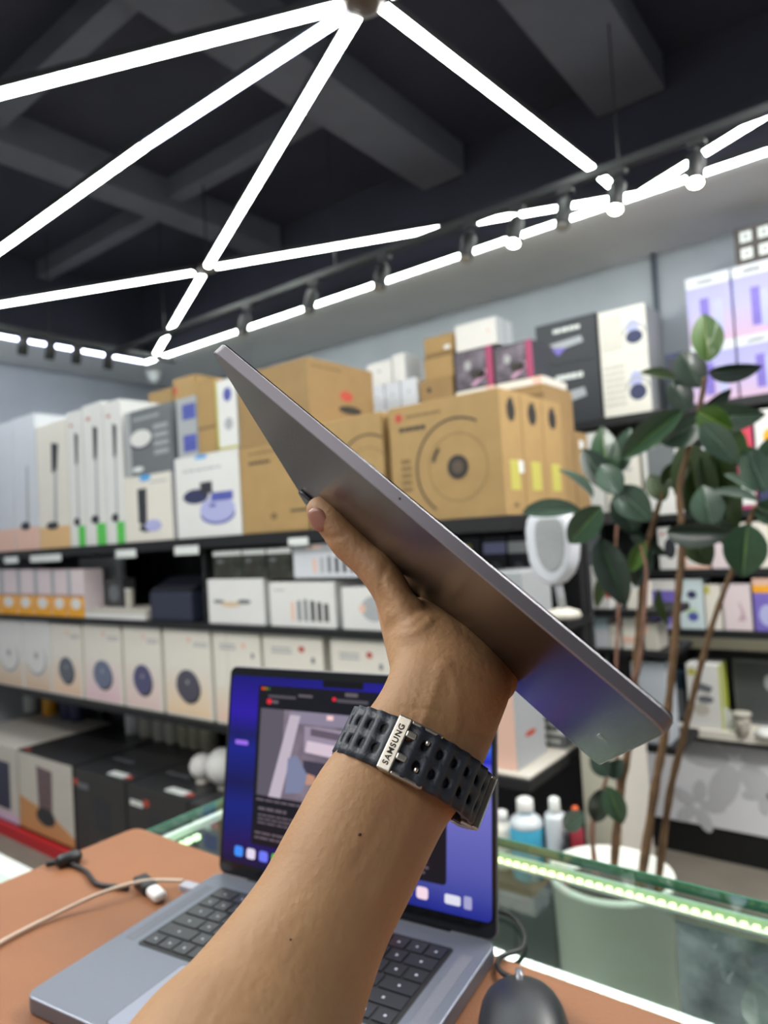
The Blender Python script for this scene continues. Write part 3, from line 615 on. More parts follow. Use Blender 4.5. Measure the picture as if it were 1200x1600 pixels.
for k, (a, b) in enumerate([(118, 196), (198, 292), (294, 420)]):
    c = cpx('party_speaker_box', ['black carton right of the mauve speaker picture', 'middle black carton of the bottom row', 'black carton partly behind the glass counter'][k], YB, a, b, 1250, S4 + .012, ztp - 0.01, 0.62, M_BIGB, 'big black cartons')
    c.rect('printed_badge', 0.06, 0.78, 0.28, 0.84, M_TAG if k else M_GREY, lift=T); c.ell('red_mark', 0.02 if k == 0 else 0.34, 0.84, 0.05, 0.04, M_RED, lift=T)
    c.rect('printed_speaker', 0.4, 0.35, 0.7, 0.72, M_CHAR); c.rect('printed_small', 0.45, 0.12, 0.6, 0.24, M_GREY)
    c.rect('printed_badge', 0.55, 0.05, 0.85, 0.13, M_TAG, 'T'); c.ell('red_mark', 0.9, 0.09, 0.05, 0.03, M_RED, 'T'); c.text(0.1, 0.3, 0.5, 0.36, 1, M_GREY, 'T')
# clutter on top of them / behind: mugs, spools, small boxes
zq = ztp - 0.01 + .001
def small_jar(x, y, z, r, h, m, label, cat='jar', grp=None, lidm=None):
    e = empty('storage_jar', (x, y, z)); tag(e, label, cat, grp)
    obj('jar_body', lathe([(r * 0.9, 0), (r, 0.01), (r, h * 0.8), (r * 0.85, h * 0.86)], 18), m, parent=e, smooth=True)
    obj('lid', lathe([(r * 0.88, h * 0.86), (r * 0.9, h * 0.88), (r * 0.9, h * 0.99), (r * 0.7, h)], 18), lidm or M_PALE, parent=e, smooth=True)
M_OLIVE = mat('olive_grey', (184, 178, 156), 0.5, noise=0.2, nscale=30)
jl = [(40, 'white'), (70, 'orange'), (98, 'blue'), (113, 'blue'), (200, 'white'), (222, 'tan'), (243, 'tan'), (262, 'tan'), (283, 'olive'), (300, 'olive'), (318, 'olive')]
for k, (px, kd) in enumerate(jl):
    p = onY(px, 1110 + px * 0.13, YS + 0.42)
    m = dict(white=M_TAG, orange=M_ORG, blue=M_NAVY, tan=M_PALE, olive=M_OLIVE)[kd]
    small_jar(p.x, YS + 0.46, zq if px > 28 else zq, 0.05, 0.17 + 0.03 * (k % 3), m, '%s jar under the third shelf, %s from the left' % (dict(white='white', orange='orange', blue='dark blue', tan='beige', olive='olive grey')[kd], names[k] if k < 9 else ['tenth', 'eleventh', 'twelfth'][k - 9]), grp='jars behind the big cartons')
for k, px in enumerate((302, 336)):
    p = onY(px, 1190, YS + 0.05)
    e = empty('globe_lamp', (p.x, YS + 0.1, zq)); tag(e, ['smaller white globe lamp left of the laptop', 'round white globe lamp touching the laptop edge'][k], 'lamp', 'white globe lamps')
    r = (0.06, 0.085)[k]
    obj('globe', lathe([(r * math.sin(a * PI / 12) + 0.001, 0.02 + r - r * math.cos(a * PI / 12)) for a in range(1, 13)], 20), M_WHITE, parent=e, smooth=True)
    obj('base', lathe([(0.03, 0), (0.035, 0.004), (0.03, 0.022)], 16), M_PALE, parent=e, smooth=True)

# ================================================================== WALL UNIT (right, behind the plant)
YW = 3.52 * RK
def zw(px, py): return zc(px, py, YW)
W1, W2, W3, W4, WT = zw(900, 660), zw(1100, 800), zw(1100, 889), zw(1100, 984), zw(1100, 1133)
wx0, wx1 = onY(838, 650, YW).x, 1.6
wl = empty('wall_shelving', (0, YW, 0)); tag(wl, 'black wall shelving behind the plant with a white lower cabinet', 'shelving')
spart('shelf_board', wx0, wx1, YW - 0.01, RY1 - 0.01, W1 - 0.045, W1, root=wl)
xs = onY(905, 800, YW).x
for zt in (W2, W3, W4): spart('shelf_board', xs, wx1, YW - 0.01, RY1 - 0.01, zt - 0.035, zt, root=wl)
spart('price_strip', xs, wx1, YW - 0.014, YW - 0.0105, W4 - 0.09, W4 - 0.036, mat('olive_strip', (112, 108, 92), 0.5), root=wl)
spart('back_panel', xs, wx1, RY1 - 0.012, RY1 - 0.003, WT, W1 - 0.045, mat('wall_unit_back', (90, 90, 92), 0.7), root=wl)
for x in (xs + 0.02, onY(1048, 900, YW).x, 0.6): spart('post', x - 0.02, x + 0.02, YW + 0.28, YW + 0.32, 0.2, W1 - 0.045, root=wl)
wcx = onY(948, 1200, YW).x
spart('counter_top', wcx, wx1, YW - 0.08, RY1 - 0.01, WT - 0.04, WT, M_CREAM, root=wl, label='cream counter top')
spart('dark_lip', wcx, wx1, YW - 0.075, YW - 0.04, WT - 0.06, WT - 0.0405, root=wl)
M_CABW = mat('cabinet_white_print', (240, 240, 246), 0.5)
wcx = onY(948, 1200, YW).x
zpl = zc(1100, 1290, YW - 0.02)
spart('cabinet_body', wcx, wx1, YW - 0.02, RY1 - 0.01, zpl, WT - 0.0605, M_CABW, root=wl)
spart('plinth', wcx, wx1, YW - 0.01, RY1 - 0.01, 0.0, zpl - 0.0005, root=wl, label='black plinth')
# grey flower print on the cabinet front
M_FLW = mat('grey_flower_print', (206, 206, 212), 0.6)
def flower(cx, cz, s, ph):
    bm = bmesh.new()
    for k in range(5):
        a = ph + k * 2 * PI / 5; c0, s0 = math.cos(a), math.sin(a)
        pts = []
        for j in range(14):
            t = j / 14 * 2 * PI; u = 0.55 + 0.45 * math.cos(t); v = 0.24 * math.sin(t)
            pts.append((cx + s * (u * c0 - v * s0), YW - 0.0215 - 0.0003 * k, cz + s * (u * s0 + v * c0)))
        bm.faces.new([bm.verts.new(q) for q in pts])
    for v in bm.verts: v.co.y -= YW
    o = obj('flower_print', bm, M_FLW, parent=wl); o['label'] = 'pale grey printed flower'
fa = onY(1150, 1190, YW - 0.02); flower(fa.x, fa.z, 0.26, 0.5)
fa = onY(1090, 1265, YW - 0.02); flower(fa.x, fa.z + 0.02, 0.13, 0.1)
fa = onY(1195, 1250, YW - 0.02); flower(fa.x, fa.z + 0.03, 0.1, 0.9)

Yw = YW + 0.005
# upper shelf goods
for k, (zb, tp, lab) in enumerate([(W1, (885, 570), 'lower'), (None, (833, 510), 'upper')]):
    if k == 0: zmid = zc(885, 568, Yw)
    z0 = W1 if k == 0 else zmid + .0005; z1 = zmid if k == 0 else zc(885, 499, Yw)
    c = cpx('headset_box', '%s black headset carton on the wall shelf' % lab, Yw, 840, 937, 580, z0, z1, 0.3, M_CHAR, 'black headset cartons')
    c.text(0.3, 0.7, 0.75, 0.86, 1, M_TAG); c.poly('printed_headset', [(0.22, 0.5), (0.75, 0.56), (0.78, 0.42), (0.5, 0.36), (0.3, 0.4)], M_LGREY); c.poly('printed_glow', [(0.25, 0.4), (0.5, 0.36), (0.36, 0.2)], M_PURP, lift=-0.0001)
    z0w = W1 if k == 0 else zc(980, 556, Yw) + .0005; z1w = zc(980, 556, Yw) if k == 0 else zc(980, 479, Yw)
    c = cpx('headset_box', '%s white carton with a headset picture on the wall shelf' % lab, Yw, 938, 1014, 560, z0w, z1w, 0.26, M_CREAM, 'white headset cartons')
    c.text(0.05, 0.15, 0.5, 0.9, 7, M_PALE); c.ell('printed_headset', 0.74, 0.36, 0.18, 0.14, M_NAVY); c.arc('printed_band', 0.74, 0.42, 0.05, 0.062, 0, 180, M_LGREY); c.ell('printed_strap', 0.72, 0.56, 0.13, 0.16, M_LAV, lift=-0.0001)
    c.rect('grey_side', 0, 0, 1, 1, M_LGREY, 'R')
c = cpx('navy_box', 'small navy box behind the plant top on the wall shelf', Yw + 0.05, 1040, 1066, 570, W1, (1050, 552), 0.15, M_NAVY); c.rect('label_panel', 0.1, 0.4, 0.9, 0.9, M_CHAR)
M_LILG = grad_mat('lilac_fade', [(0, (206, 172, 200)), (0.5, (172, 168, 214)), (1, (160, 156, 212))], rough=0.45)
zl0, zl1, zl2 = W1, zc(1148, 528, Yw), zc(1148, 418, Yw)
for r, (z0, z1) in enumerate([(zl0, zl1), (zl1 + .0005, zl2)]):
    for k, (a, b) in enumerate([(1076, 1147), (1149, 1222)]):
        c = cpx('lilac_box', '%s %s lilac box with a white header on the wall shelf' % (['lower', 'upper'][r], ['left', 'right'][k]), Yw, a, b, 520, z0, z1, 0.24, M_LILG, 'lilac boxes in two rows')
        c.rect('white_header', 0, 0.84, 1, 1, M_OFFW); c.text(0.25, 0.88, 0.65, 0.94, 1, M_LGREY); c.rect('printed_device', 0.3 + 0.1 * k, 0.12, 0.5 + 0.1 * k, 0.66, M_PURP, lift=T); c.rect('printed_stand', 0.6, 0.1, 0.8, 0.6, M_LAV)
c = cpx('picture_crate', 'dark rack with four white round pictures on top of the lilac boxes', Yw, 1147, 1215, 390, zl2 + .0005, (1180, 350), 0.12, mat('brown_black_carton', (70, 62, 62), 0.6))
for i in range(2):
    for j in range(2):
        c.rect('white_tile', 0.15 + i * 0.44, 0.15 + j * 0.45, 0.43 + i * 0.44, 0.43 + j * 0.45, M_TAG); c.ell('grey_circle', 0.29 + i * 0.44, 0.29 + j * 0.45, 0.07, 0.07, M_LGREY, lift=T)
# goods under the upper shelf (between leaves)
def small(name, lab, a, b, z, top, m, extra=None, d=0.2, Y=Yw):
    c = cpx(name, lab, Y, a, b, top[1] + 30, z, top, d, m)
    for e in (extra or []): e(c)
    return c
Z = W2
small('white_box', 'white box left on the shelf below the headset cartons', 906, 940, Z, (925, 676), M_WHITE, [lambda c: c.text(0.2, 0.7, 0.8, 0.8, 1, M_LGREY), lambda c: c.ell('logo', 0.2, 0.3, 0.08, 0.05, M_PINK)])
small('white_box', 'cream box beside the leaves below the headset cartons', 945, 1000, Z, (970, 710), M_CREAM, [lambda c: c.text(0.2, 0.7, 0.8, 0.8, 1, M_LGREY)])
small('tablet_display', 'white framed grey screen behind the plant', 1003, 1062, Z, (1030, 682), M_WHITE, [lambda c: c.rect('screen', 0.12, 0.35, 0.88, 0.92, M_GREY)])
small('white_box', 'white box behind the middle leaves', 1068, 1120, Z, (1090, 700), M_OFFW, [lambda c: c.rect('grey_band', 0, 0.2, 1, 0.5, M_LGREY)])
small('red_box', 'red box at the right behind the leaves', 1148, 1176, Z, (1160, 655), M_MAG, [lambda c: c.rect('red_face', 0.05, 0.4, 0.95, 0.95, mat('crimson_print', (206, 62, 84), 0.5)), lambda c: c.rect('white_foot', 0.05, 0.05, 0.95, 0.35, M_TAG)])
small('toy_box', 'white and orange box at the right edge below the lilac boxes', 1178, 1230, Z, (1190, 640), M_WHITE, [lambda c: c.ell('orange_spot', 0.3, 0.35, 0.2, 0.07, M_RED), lambda c: c.ell('orange_spot', 0.45, 0.72, 0.2, 0.08, M_ORG), lambda c: c.rect('blue_foot', 0, 0, 1, 0.25, M_NAVY)])
Z = W3
small('mouse_box', 'white box with a dark oval device behind the stems', 1028, 1066, Z, (1050, 824), M_WHITE, [lambda c: c.ell('printed_mouse', 0.5, 0.5, 0.25, 0.25, M_CHAR), lambda c: c.ell('logo', 0.2, 0.85, 0.08, 0.04, M_RED)])
small('white_box', 'pale pink box under the hanging leaf', 1068, 1108, Z, (1090, 828), M_PINK, [lambda c: c.rect('white_front', 0.1, 0.1, 0.9, 0.9, M_WHITE)])
small('white_box', 'pinkish white box right of the hanging leaf', 1110, 1148, Z, (1130, 826), mat('pinkish_white_carton', (222, 206, 210), 0.5), [lambda c: c.text(0.2, 0.7, 0.8, 0.8, 1, M_LGREY)])
small('white_box', 'cream box at the right edge behind the big leaf', 1152, 1225, Z, (1180, 816), M_CREAM, [lambda c: c.rect('yellow_edge', 0.7, 0.4, 1, 1, M_YEL)])
Z = W4
small('purple_box', 'purple box with a white lid band behind the stems', 1014, 1057, Z, (1035, 906), M_PURP, [lambda c: c.rect('white_band', 0, 0.78, 1, 1, M_WHITE), lambda c: c.rect('lilac_foot', 0, 0, 1, 0.1, M_LAV)])
small('product_box', 'pale blue box with two small purple devices', 1060, 1099, Z, (1080, 904), mat('pale_blue_carton', (206, 220, 224), 0.5), [lambda c: c.ell('printed_device', 0.55, 0.68, 0.2, 0.08, M_NAVY), lambda c: c.ell('printed_device', 0.55, 0.25, 0.22, 0.09, M_BLUE), lambda c: c.ell('printed_leaf', 0.5, 0.33, 0.26, 0.1, mat('pale_green_print', (188, 212, 178), 0.5), lift=-0.0001)])
small('product_box', 'cream box with a yellow corner behind the leaning stem', 1101, 1127, Z, (1115, 914), M_CREAM, [lambda c: c.rect('yellow_corner', 0, 0.8, 0.35, 0.98, M_YEL)])
small('cable_box', 'pinkish box with a coiled cable picture', 1129, 1174, Z, (1150, 913), mat('pinkish_white_carton', (222, 206, 210), 0.5), [lambda c: c.poly('printed_cable', [(0.5, 0.2), (0.8, 0.22), (0.75, 0.4), (0.6, 0.62), (0.55, 0.6), (0.65, 0.38)], mat('mauve_print_light', (190, 160, 176), 0.5))])
small('purple_box', 'purple box with an orange and pink top at the right edge', 1176, 1230, Z, (1185, 903), M_PURP, [lambda c: c.rect('orange_band', 0, 0.72, 1, 0.86, M_ORG), lambda c: c.rect('pink_top', 0, 0.86, 1, 1, M_PINK), lambda c: c.ell('printed_swirl', 0.4, 0.3, 0.25, 0.2, M_LAV)])
Z = WT
small('blue_case', 'dark teal case with a printed panel on the cream counter', 1049, 1073, Z, (1060, 1050), mat('dark_teal', (28, 48, 62), 0.45), [lambda c: c.rect('grey_panel', 0.1, 0.1, 0.9, 0.66, M_GREY)])
c = cpx('product_box', 'white and lime yellow box on the cream counter', YW - 0.06, 1074, 1126, 1090, Z, (1100, 1039), 0.16, M_WHITE)
c.rect('lime_side', 0, 0, 1, 1, mat('lime_print', (196, 206, 70), 0.5), 'R'); c.ell('yellow_spot', 0.18, 0.88, 0.14, 0.06, M_YEL); c.poly('printed_device', [(0.3, 0.6), (0.7, 0.56), (0.8, 0.66), (0.4, 0.72)], M_GREY); c.ell('printed_shape', 0.4, 0.3, 0.25, 0.1, M_PALE); c.rect('pale_seam', 0.3, 0, 0.45, 1, M_CREAM, 'R', lift=T); c.ell('printed_shape', 0.55, 0.46, 0.25, 0.06, M_GREY)
c = cpx('display_screen', 'dark grey screen standing at the right on the cream counter', YW + 0.1, 1146, 1240, 1060, Z, (1170, 1030), 0.04, M_GREY, cat='screen'); c.rect('screen', 0.02, 0.05, 0.98, 0.95, mat('dark_grey_screen', (74, 76, 80), 0.35)); c.ell('screen_spot', 0.6, 0.66, 0.08, 0.12, M_LGREY, lift=T)
p = onY(1160, 1128, YW - 0.07)
e = empty('patterned_cup', (p.x, YW - 0.07, WT)); tag(e, 'small cup with a speckled brown pattern on the cream counter', 'cup')
obj('cup_body', lathe([(0.028, 0), (0.03, 0.003), (0.036, 0.085), (0.032, 0.085)], 20), mat('speckled_cup', (84, 72, 66), 0.5, tint=(214, 206, 192), nscale=70), parent=e, smooth=True)
obj('rim', lathe([(0.036, 0.085), (0.041, 0.087), (0.041, 0.096), (0.036, 0.098)], 20), M_PALE, parent=e, smooth=True)
p = onY(1188, 1122, YW - 0.05)
e = empty('white_mouse', (p.x + 0.03, YW - 0.06, WT)); tag(e, 'white wireless mouse at the right edge of the cream counter', 'mouse')
obj('shell', lathe([(0.055, 0), (0.058, 0.012), (0.045, 0.03), (0.02, 0.04), (0.002, 0.042)], 20), M_WHITE, parent=e, smooth=True)
obj('wheel', box(-0.004, 0.004, -0.03, -0.018, 0.03, 0.04), M_GREY, parent=e)

# ---- side shelving between the two units
YM = 2.78 * RK
mz1, mz2 = zc(935, 952, YM), zc(935, 1013, YM)
mx0, mx1 = onY(893, 955, YM).x, onY(1046, 955, YM).x
sd = empty('side_shelving', (mx0, YM, 0)); tag(sd, 'narrow black shelf unit with pale packets beside the plant stems', 'shelving')
zt0 = zc(935, 870, YM)
spart('shelf_board', mx0, mx1, YM - 0.01, YM + 0.3, mz1 - 0.03, mz1, root=sd); spart('shelf_board', mx0, mx1, YM - 0.01, YM + 0.3, mz2 - 0.025, mz2, root=sd)
spart('shelf_board', mx0, mx1, YM - 0.01, YM + 0.3, 0.72, 0.75, root=sd)
for x in (mx0 + 0.015, onY(985, 1000, YM + 0.28).x):
    for y in (YM + 0.28,): spart('post', x - 0.012, x + 0.012, y - 0.012, y + 0.012, 0, mz1 - 0.03 if y < YM + 0.1 else mz1 + 0.15, root=sd)
def sm(lab, a, b, z, top, m, ex=None, name='small_box'):
    c = cpx(name, lab, YM + 0.01, a, b, top[1] + 20, z, min(zc(*top, YM + 0.01), mz1 - 0.033) if z == mz2 else top, 0.14, m)
    for f in (ex or []): f(c)
sm('narrow white box at the left end of the narrow shelf unit', 896, 915, mz1, (906, 888), M_WHITE, [lambda c: c.text(0.2, 0.6, 0.8, 0.7, 1, M_LGREY)])
sm('white box with blue and orange corner among the leaves', 922, 952, mz1, (935, 886), M_WHITE, [lambda c: c.poly('blue_corner', [(0.5, 0.6), (1, 0.5), (1, 1), (0.5, 1)], mat('sky_print', (130, 196, 230), 0.5)), lambda c: c.poly('orange_corner', [(0.45, 0.45), (1, 0.2), (1, 0.5), (0.5, 0.56)], M_RED)])
sm('small white tub at the right of the leaves', 978, 1003, mz1, (990, 914), M_CREAM, [lambda c: c.rect('lid', -0.03, 0.85, 1.03, 1, M_TAG)])
sm('pale blue topped packet under the narrow shelf, left', 874 + 22, 915, mz2, (900, 964), M_OFFW, [lambda c: c.rect('blue_top', 0, 0.6, 1, 1, mat('sky_pale', (196, 216, 228), 0.5))])
sm('pale blue topped packet under the narrow shelf, second', 924, 950, mz2, (937, 964), M_OFFW, [lambda c: c.rect('blue_top', 0, 0.6, 1, 1, mat('sky_pale', (196, 216, 228), 0.5))])
sm('small beige packet beside the pale blue packets', 951, 969, mz2, (960, 975), M_CREAM, [lambda c: c.text(0.2, 0.6, 0.8, 0.7, 1, M_LGREY)])
sm('cream packet behind the thick stem', 971, 999, mz2, (985, 962), M_CREAM, [lambda c: c.rect('pink_band', 0, 0.2, 1, 0.4, M_PINK)])
sm('tilted pale packet at the end of the narrow shelf', 1006, 1028, mz2, (1015, 974), M_PALE, [lambda c: c.rect('red_corner', 0, 0.6, 0.3, 1, M_PINK)])
sm('white and blue bag on the low board of the narrow unit', 985, 1040, 0.7505, (1010, 1035), mat('bag_white', (190, 196, 206), 0.5), [lambda c: c.rect('blue_script', 0.1, 0.2, 0.9, 0.35, M_BLUE)])
# shield shaped device on a thin stem
e = empty('desk_fan', (onY(869, 950, YS - 0.045).x, YS - 0.045, 0));
tag(e, 'white shield-shaped fan head with grey face on a thin stem', 'fan')
YD = YS - 0.045
a, b, tz_, bz_ = onY(831, 850, YD), onY(905, 850, YD), zc(868, 798, YD), zc(868, 913, YD)
wd = (b.x - a.x) / 2; ht = tz_ - bz_; zc0 = (tz_ + bz_) / 2
shield = [(-1, 0.5), (-1, 0.1), (-0.92, -0.35), (-0.7, -0.72), (-0.35, -0.95), (0, -1.02), (0.35, -0.95), (0.7, -0.72), (0.92, -0.35), (1, 0.1), (1, 0.5), (0.9, 0.85), (0.55, 1), (-0.55, 1), (-0.9, 0.85)]
def upright(bm, y=0.0, z=0.0): bmesh.ops.transform(bm, matrix=Matrix(((1, 0, 0, 0), (0, 0, -1, y), (0, 1, 0, z), (0, 0, 0, 1))), verts=bm.verts)
bm = prism([(x * wd, y * ht / 2) for x, y in shield], -0.05, 0.03); upright(bm, 0, zc0); obj('head', bm, mat('white_plastic', (222, 224, 232), 0.4), parent=e, bevel=0.018, seg=4, smooth=True)
bm = prism([(x * wd * 0.62 + wd * 0.1, y * ht / 2 * 0.72) for x, y in shield], 0.028, 0.034); upright(bm, 0, zc0 + 0.01); obj('face_panel', bm, mat('fan_grille', (164, 166, 168), 0.6, noise=0.15, nscale=150), parent=e, bevel=0.003)['label'] = 'light grey inner face'
zst = zc(880, 950, YD)
obj('stem', tube([(0.02, 0, zst), (0.01, 0, bz_ + 0.02)], 0.012, 12), M_LGREY, parent=e, smooth=True)
obj('base', lathe([(0.05, 0), (0.055, 0.006), (0.05, 0.02), (0.02, 0.03)], 20), M_PALE, parent=e, loc=(0.02, 0, zst - 0.03), smooth=True)
obj('mounting_arm', tube([(0.02, 0, zst - 0.03), (0.02, 0.005, S2 - 0.0), (XE - e.location.x - 0.004, 0.06, S2 - 0.015)], 0.008, 12), M_BLACK, parent=e, smooth=True)

potx0 = onY(954, 1362, 1.76 * RK).x
# ---- low cabinet with bottles behind the counter
YK = YS - 0.09; ZK = zc(823, 1368, YK)
ka, kb = onY(778, 1330, YK).x, potx0 - 0.185
c = Carton('low_cabinet', 'low dark cabinet behind the glass counter under the bottles', ka - 0.05, kb, YK - 0.07, 0.145, 0, ZK, mat('cabinet_dark', (58, 56, 58), 0.5), 'cabinet'); c.rect('door', 0.03, 0.05, 0.49, 0.95, M_CHAR, t=0.012); c.rect('door', 0.51, 0.05, 0.97, 0.95, M_CHAR, t=0.012)
def bottle(px, r, h, m, capm, label, Y, name='cleaner_bottle', shoulder=0.72, sx=1.0):
    x = onY(px, 1300, Y).x
    e = empty(name, (x, Y, ZK + .001)); tag(e, label, 'bottle')
    o = obj('bottle_body', lathe([(r * 0.93, 0), (r, 0.006), (r, h * shoulder * 0.95), (r * 0.9, h * shoulder), (r * 0.45, h * 0.8), (r * 0.4, h * 0.84)], 24), m, parent=e, smooth=True)
    obj('cap', lathe([(r * 0.5, h * 0.84), (r * 0.52, h * 0.85), (r * 0.5, h * 0.98), (r * 0.35, h)], 20), capm, parent=e, smooth=True)
    return e
M_BLUEL = mat('blue_liquid', (70, 168, 202), 0.25); M_CLEAR = mat('milky_plastic', (200, 206, 212), 0.3)
zt_ = zc(823, 1248, YK)
e = bottle(823, 0.05, zt_ - ZK, M_BLUEL, M_WHITE, 'blue liquid bottle with a white cap behind the counter', YK)
r = 0.0505; h = zt_ - ZK
obj('clear_shoulder', lathe([(r, h * 0.66), (r * 1.01, h * 0.665), (r * 1.01, h * 0.69), (r * 0.92, h * 0.735), (r * 0.47, h * 0.81)], 24), M_CLEAR, parent=e, smooth=True)
bottle(869, 0.032, zc(858, 1245, YK + 0.03) - ZK, M_CLEAR, M_TAG, 'tall milky white bottle right of the blue one', YK + 0.03, shoulder=0.8)
bottle(786, 0.034, zc(790, 1268, YK + 0.02) - ZK, M_CREAM, M_WHITE, 'cream bottle half behind the laptop screen', YK + 0.02)
bottle(901, 0.02, zc(905, 1262, YK + 0.02) - ZK, mat('dark_red_plastic', (150, 40, 56), 0.4), mat('orange_cap', (214, 92, 40), 0.4), 'slim red bottle with an orange cap beside the plant', YK + 0.02)
bottle(884, 0.016, zc(886, 1300, YK) - ZK, mat('black_plastic', (30, 30, 34), 0.4), M_CHAR, 'short black bottle left of the slim red one', YK)
c = cpx('storage_bin', 'cream cabinet standing behind the plant under the narrow shelf', YS + 0.3, 908, 968, 1210, 0.0, (930, 1115), 0.3, M_CREAM, cat='cabinet'); c.rect('door', 0.04, 0.04, 0.96, 0.96, mat('cream_door', (206, 202, 184), 0.5), t=0.01)

# ================================================================== PLANT
YP = 1.76 * RK
pot_top = onY(954, 1362, YP); potx = pot_top.x
pl = empty('rubber_plant', (potx, YP, 0)); tag(pl, 'tall rubber plant with dark glossy leaves in a white pot', 'plant')
zr = pot_top.z; RP = 0.15 * RK
obj('pot', lathe([(RP * 0.8, 0.001), (RP * 0.82, 0.01), (RP * 0.98, zr - 0.02), (RP * 1.03, zr - 0.015), (RP * 1.03, zr), (RP * 0.95, zr), (RP * 0.93, zr - 0.06)], 36), mat('white_pot', (236, 236, 228), 0.4), parent=pl, smooth=True)['label'] = 'tall white round pot'
obj('soil', lathe([(0.01, zr - 0.07), (RP * 0.93, zr - 0.07), (RP * 0.93, zr - 0.05), (0.01, zr - 0.045)], 24), mat('soil', (60, 48, 38), 0.9, noise=0.3, nscale=60), parent=pl)
M_STEM = mat('brown_stem', (112, 84, 58), 0.7, noise=0.3, nscale=30); M_STEM2 = mat('young_stem', (146, 106, 90), 0.6, noise=0.2, nscale=30)
stems = [([(1020, 1395), (1045, 1250), (1068, 1150), (1090, 1060), (1115, 970), (1148, 880), (1180, 790)], 0.009, 0.0),
         ([(992, 1395), (1022, 1240), (1038, 1150), (1050, 1050), (1058, 950), (1066, 840), (1062, 760), (1090, 650), (1102, 590)], 0.0105, -0.04),
         ([(955, 1385), (968, 1250), (985, 1150), (992, 1060), (1000, 950), (1010, 860), (1035, 770)], 0.011, 0.05),
         ([(968, 1300), (962, 1080), (966, 960), (962, 860), (965, 780), (945, 750)], 0.005, 0.08),
         ([(935, 1385), (925, 1300), (938, 1250), (948, 1215)], 0.008, 0.02),
         ([(990, 1062), (1000, 1030), (1010, 900), (1000, 850)], 0.006, -0.06)]
for i, (pts, r, dy) in enumerate(stems):
    P3 = [onY(x, y, YP + dy * (1 if j else 0.6)) for j, (x, y) in enumerate(pts)]
    P3 = [p - Vector((potx, YP, 0)) for p in P3]
    if i in (0, 1, 2, 4):
        P3[0].x = max(-RP * 0.7, min(RP * 0.7, P3[0].x)); P3[0].z = zr - 0.08
    q = smoothpts(P3, 8)
    obj('stem', tube(q, [r * (1.1 - 0.55 * k / len(q)) * (1 + 0.12 * math.sin(k * 1.7)) for k in range(len(q))], 8), M_STEM if i < 3 else M_STEM2, parent=pl, smooth=True)
def leaf_mesh(name, m, mrib):
    bm = bmesh.new(); n = 12; rows = []
    for i in range(n + 1):
        t = i / n; wv = math.sin(PI * min(1, t * 1.02)) ** 0.62 * (1 - 0.18 * t) * 0.5 if 0 < t < 1 else 0.004
        z = -0.18 * t * t
        rows.append([bm.verts.new((u * wv, t, z + abs(u) ** 1.2 * 0.16 * wv * 2 - (0.012 if u == 0 else 0))) for u in (-1, -0.6, -0.2, -0.05, 0, 0.05, 0.2, 0.6, 1)])
    for i in range(n):
        for k in range(8):
            f = bm.faces.new((rows[i][k], rows[i][k + 1], rows[i + 1][k + 1], rows[i + 1][k])); f.material_index = 1 if k in (3, 4) else 0; f.smooth = True
    me = bpy.data.meshes.new(name); bm.to_mesh(me); bm.free(); me.materials.append(m); me.materials.append(mrib); return me
def leafmat(n, c, r=0.28): return mat(n, c, r, noise=0.15, nscale=8, coat=0.3, spec=0.6)
LM = {'d': leaf_mesh('leaf_dark', leafmat('leaf_dark', (36, 52, 42)), leafmat('rib_dark', (62, 92, 62))),
      'g': leaf_mesh('leaf_mid', leafmat('leaf_mid', (52, 80, 54)), leafmat('rib_mid', (108, 140, 78))),
      'b': leaf_mesh('leaf_bright', leafmat('leaf_bright', (64, 100, 20), 0.5), leafmat('rib_bright', (128, 150, 50))),
      'o': leaf_mesh('leaf_olive', leafmat('leaf_olive', (48, 66, 26), 0.5), leafmat('rib_olive', (80, 94, 44))),
      's': leaf_mesh('leaf_sheen', leafmat('leaf_sheen', (72, 92, 78), 0.25), leafmat('rib_sheen', (104, 130, 110)))}
def leaf(bx_, by_, tx_, ty_, wpx, dy, tone, roll=0.0, tilt=0.0):
    b = onY(bx_, by_, YP + dy); t = onY(tx_, ty_, YP + dy + tilt)
    L = (t - b).length; sc = (EYE - b).length / F; Wm = wpx * sc * 1.0
    yv = (t - b).normalized(); tocam = (EYE - b).normalized()
    zv = (tocam - yv * tocam.dot(yv)).normalized()
    zv = Matrix.Rotation(roll, 3, yv) @ zv; xv = yv.cross(zv)
    Wm = Wm / max(0.35, abs(math.cos(roll)))
    o = bpy.data.objects.new('leaf', LM[tone]); C.objects.link(o)
    M3 = Matrix((xv * Wm, yv * L, zv * L * 0.9)).transposed().to_4x4(); M3.translation = b - Vector((potx, YP, 0))
    o.parent = pl; o.matrix_local = M3
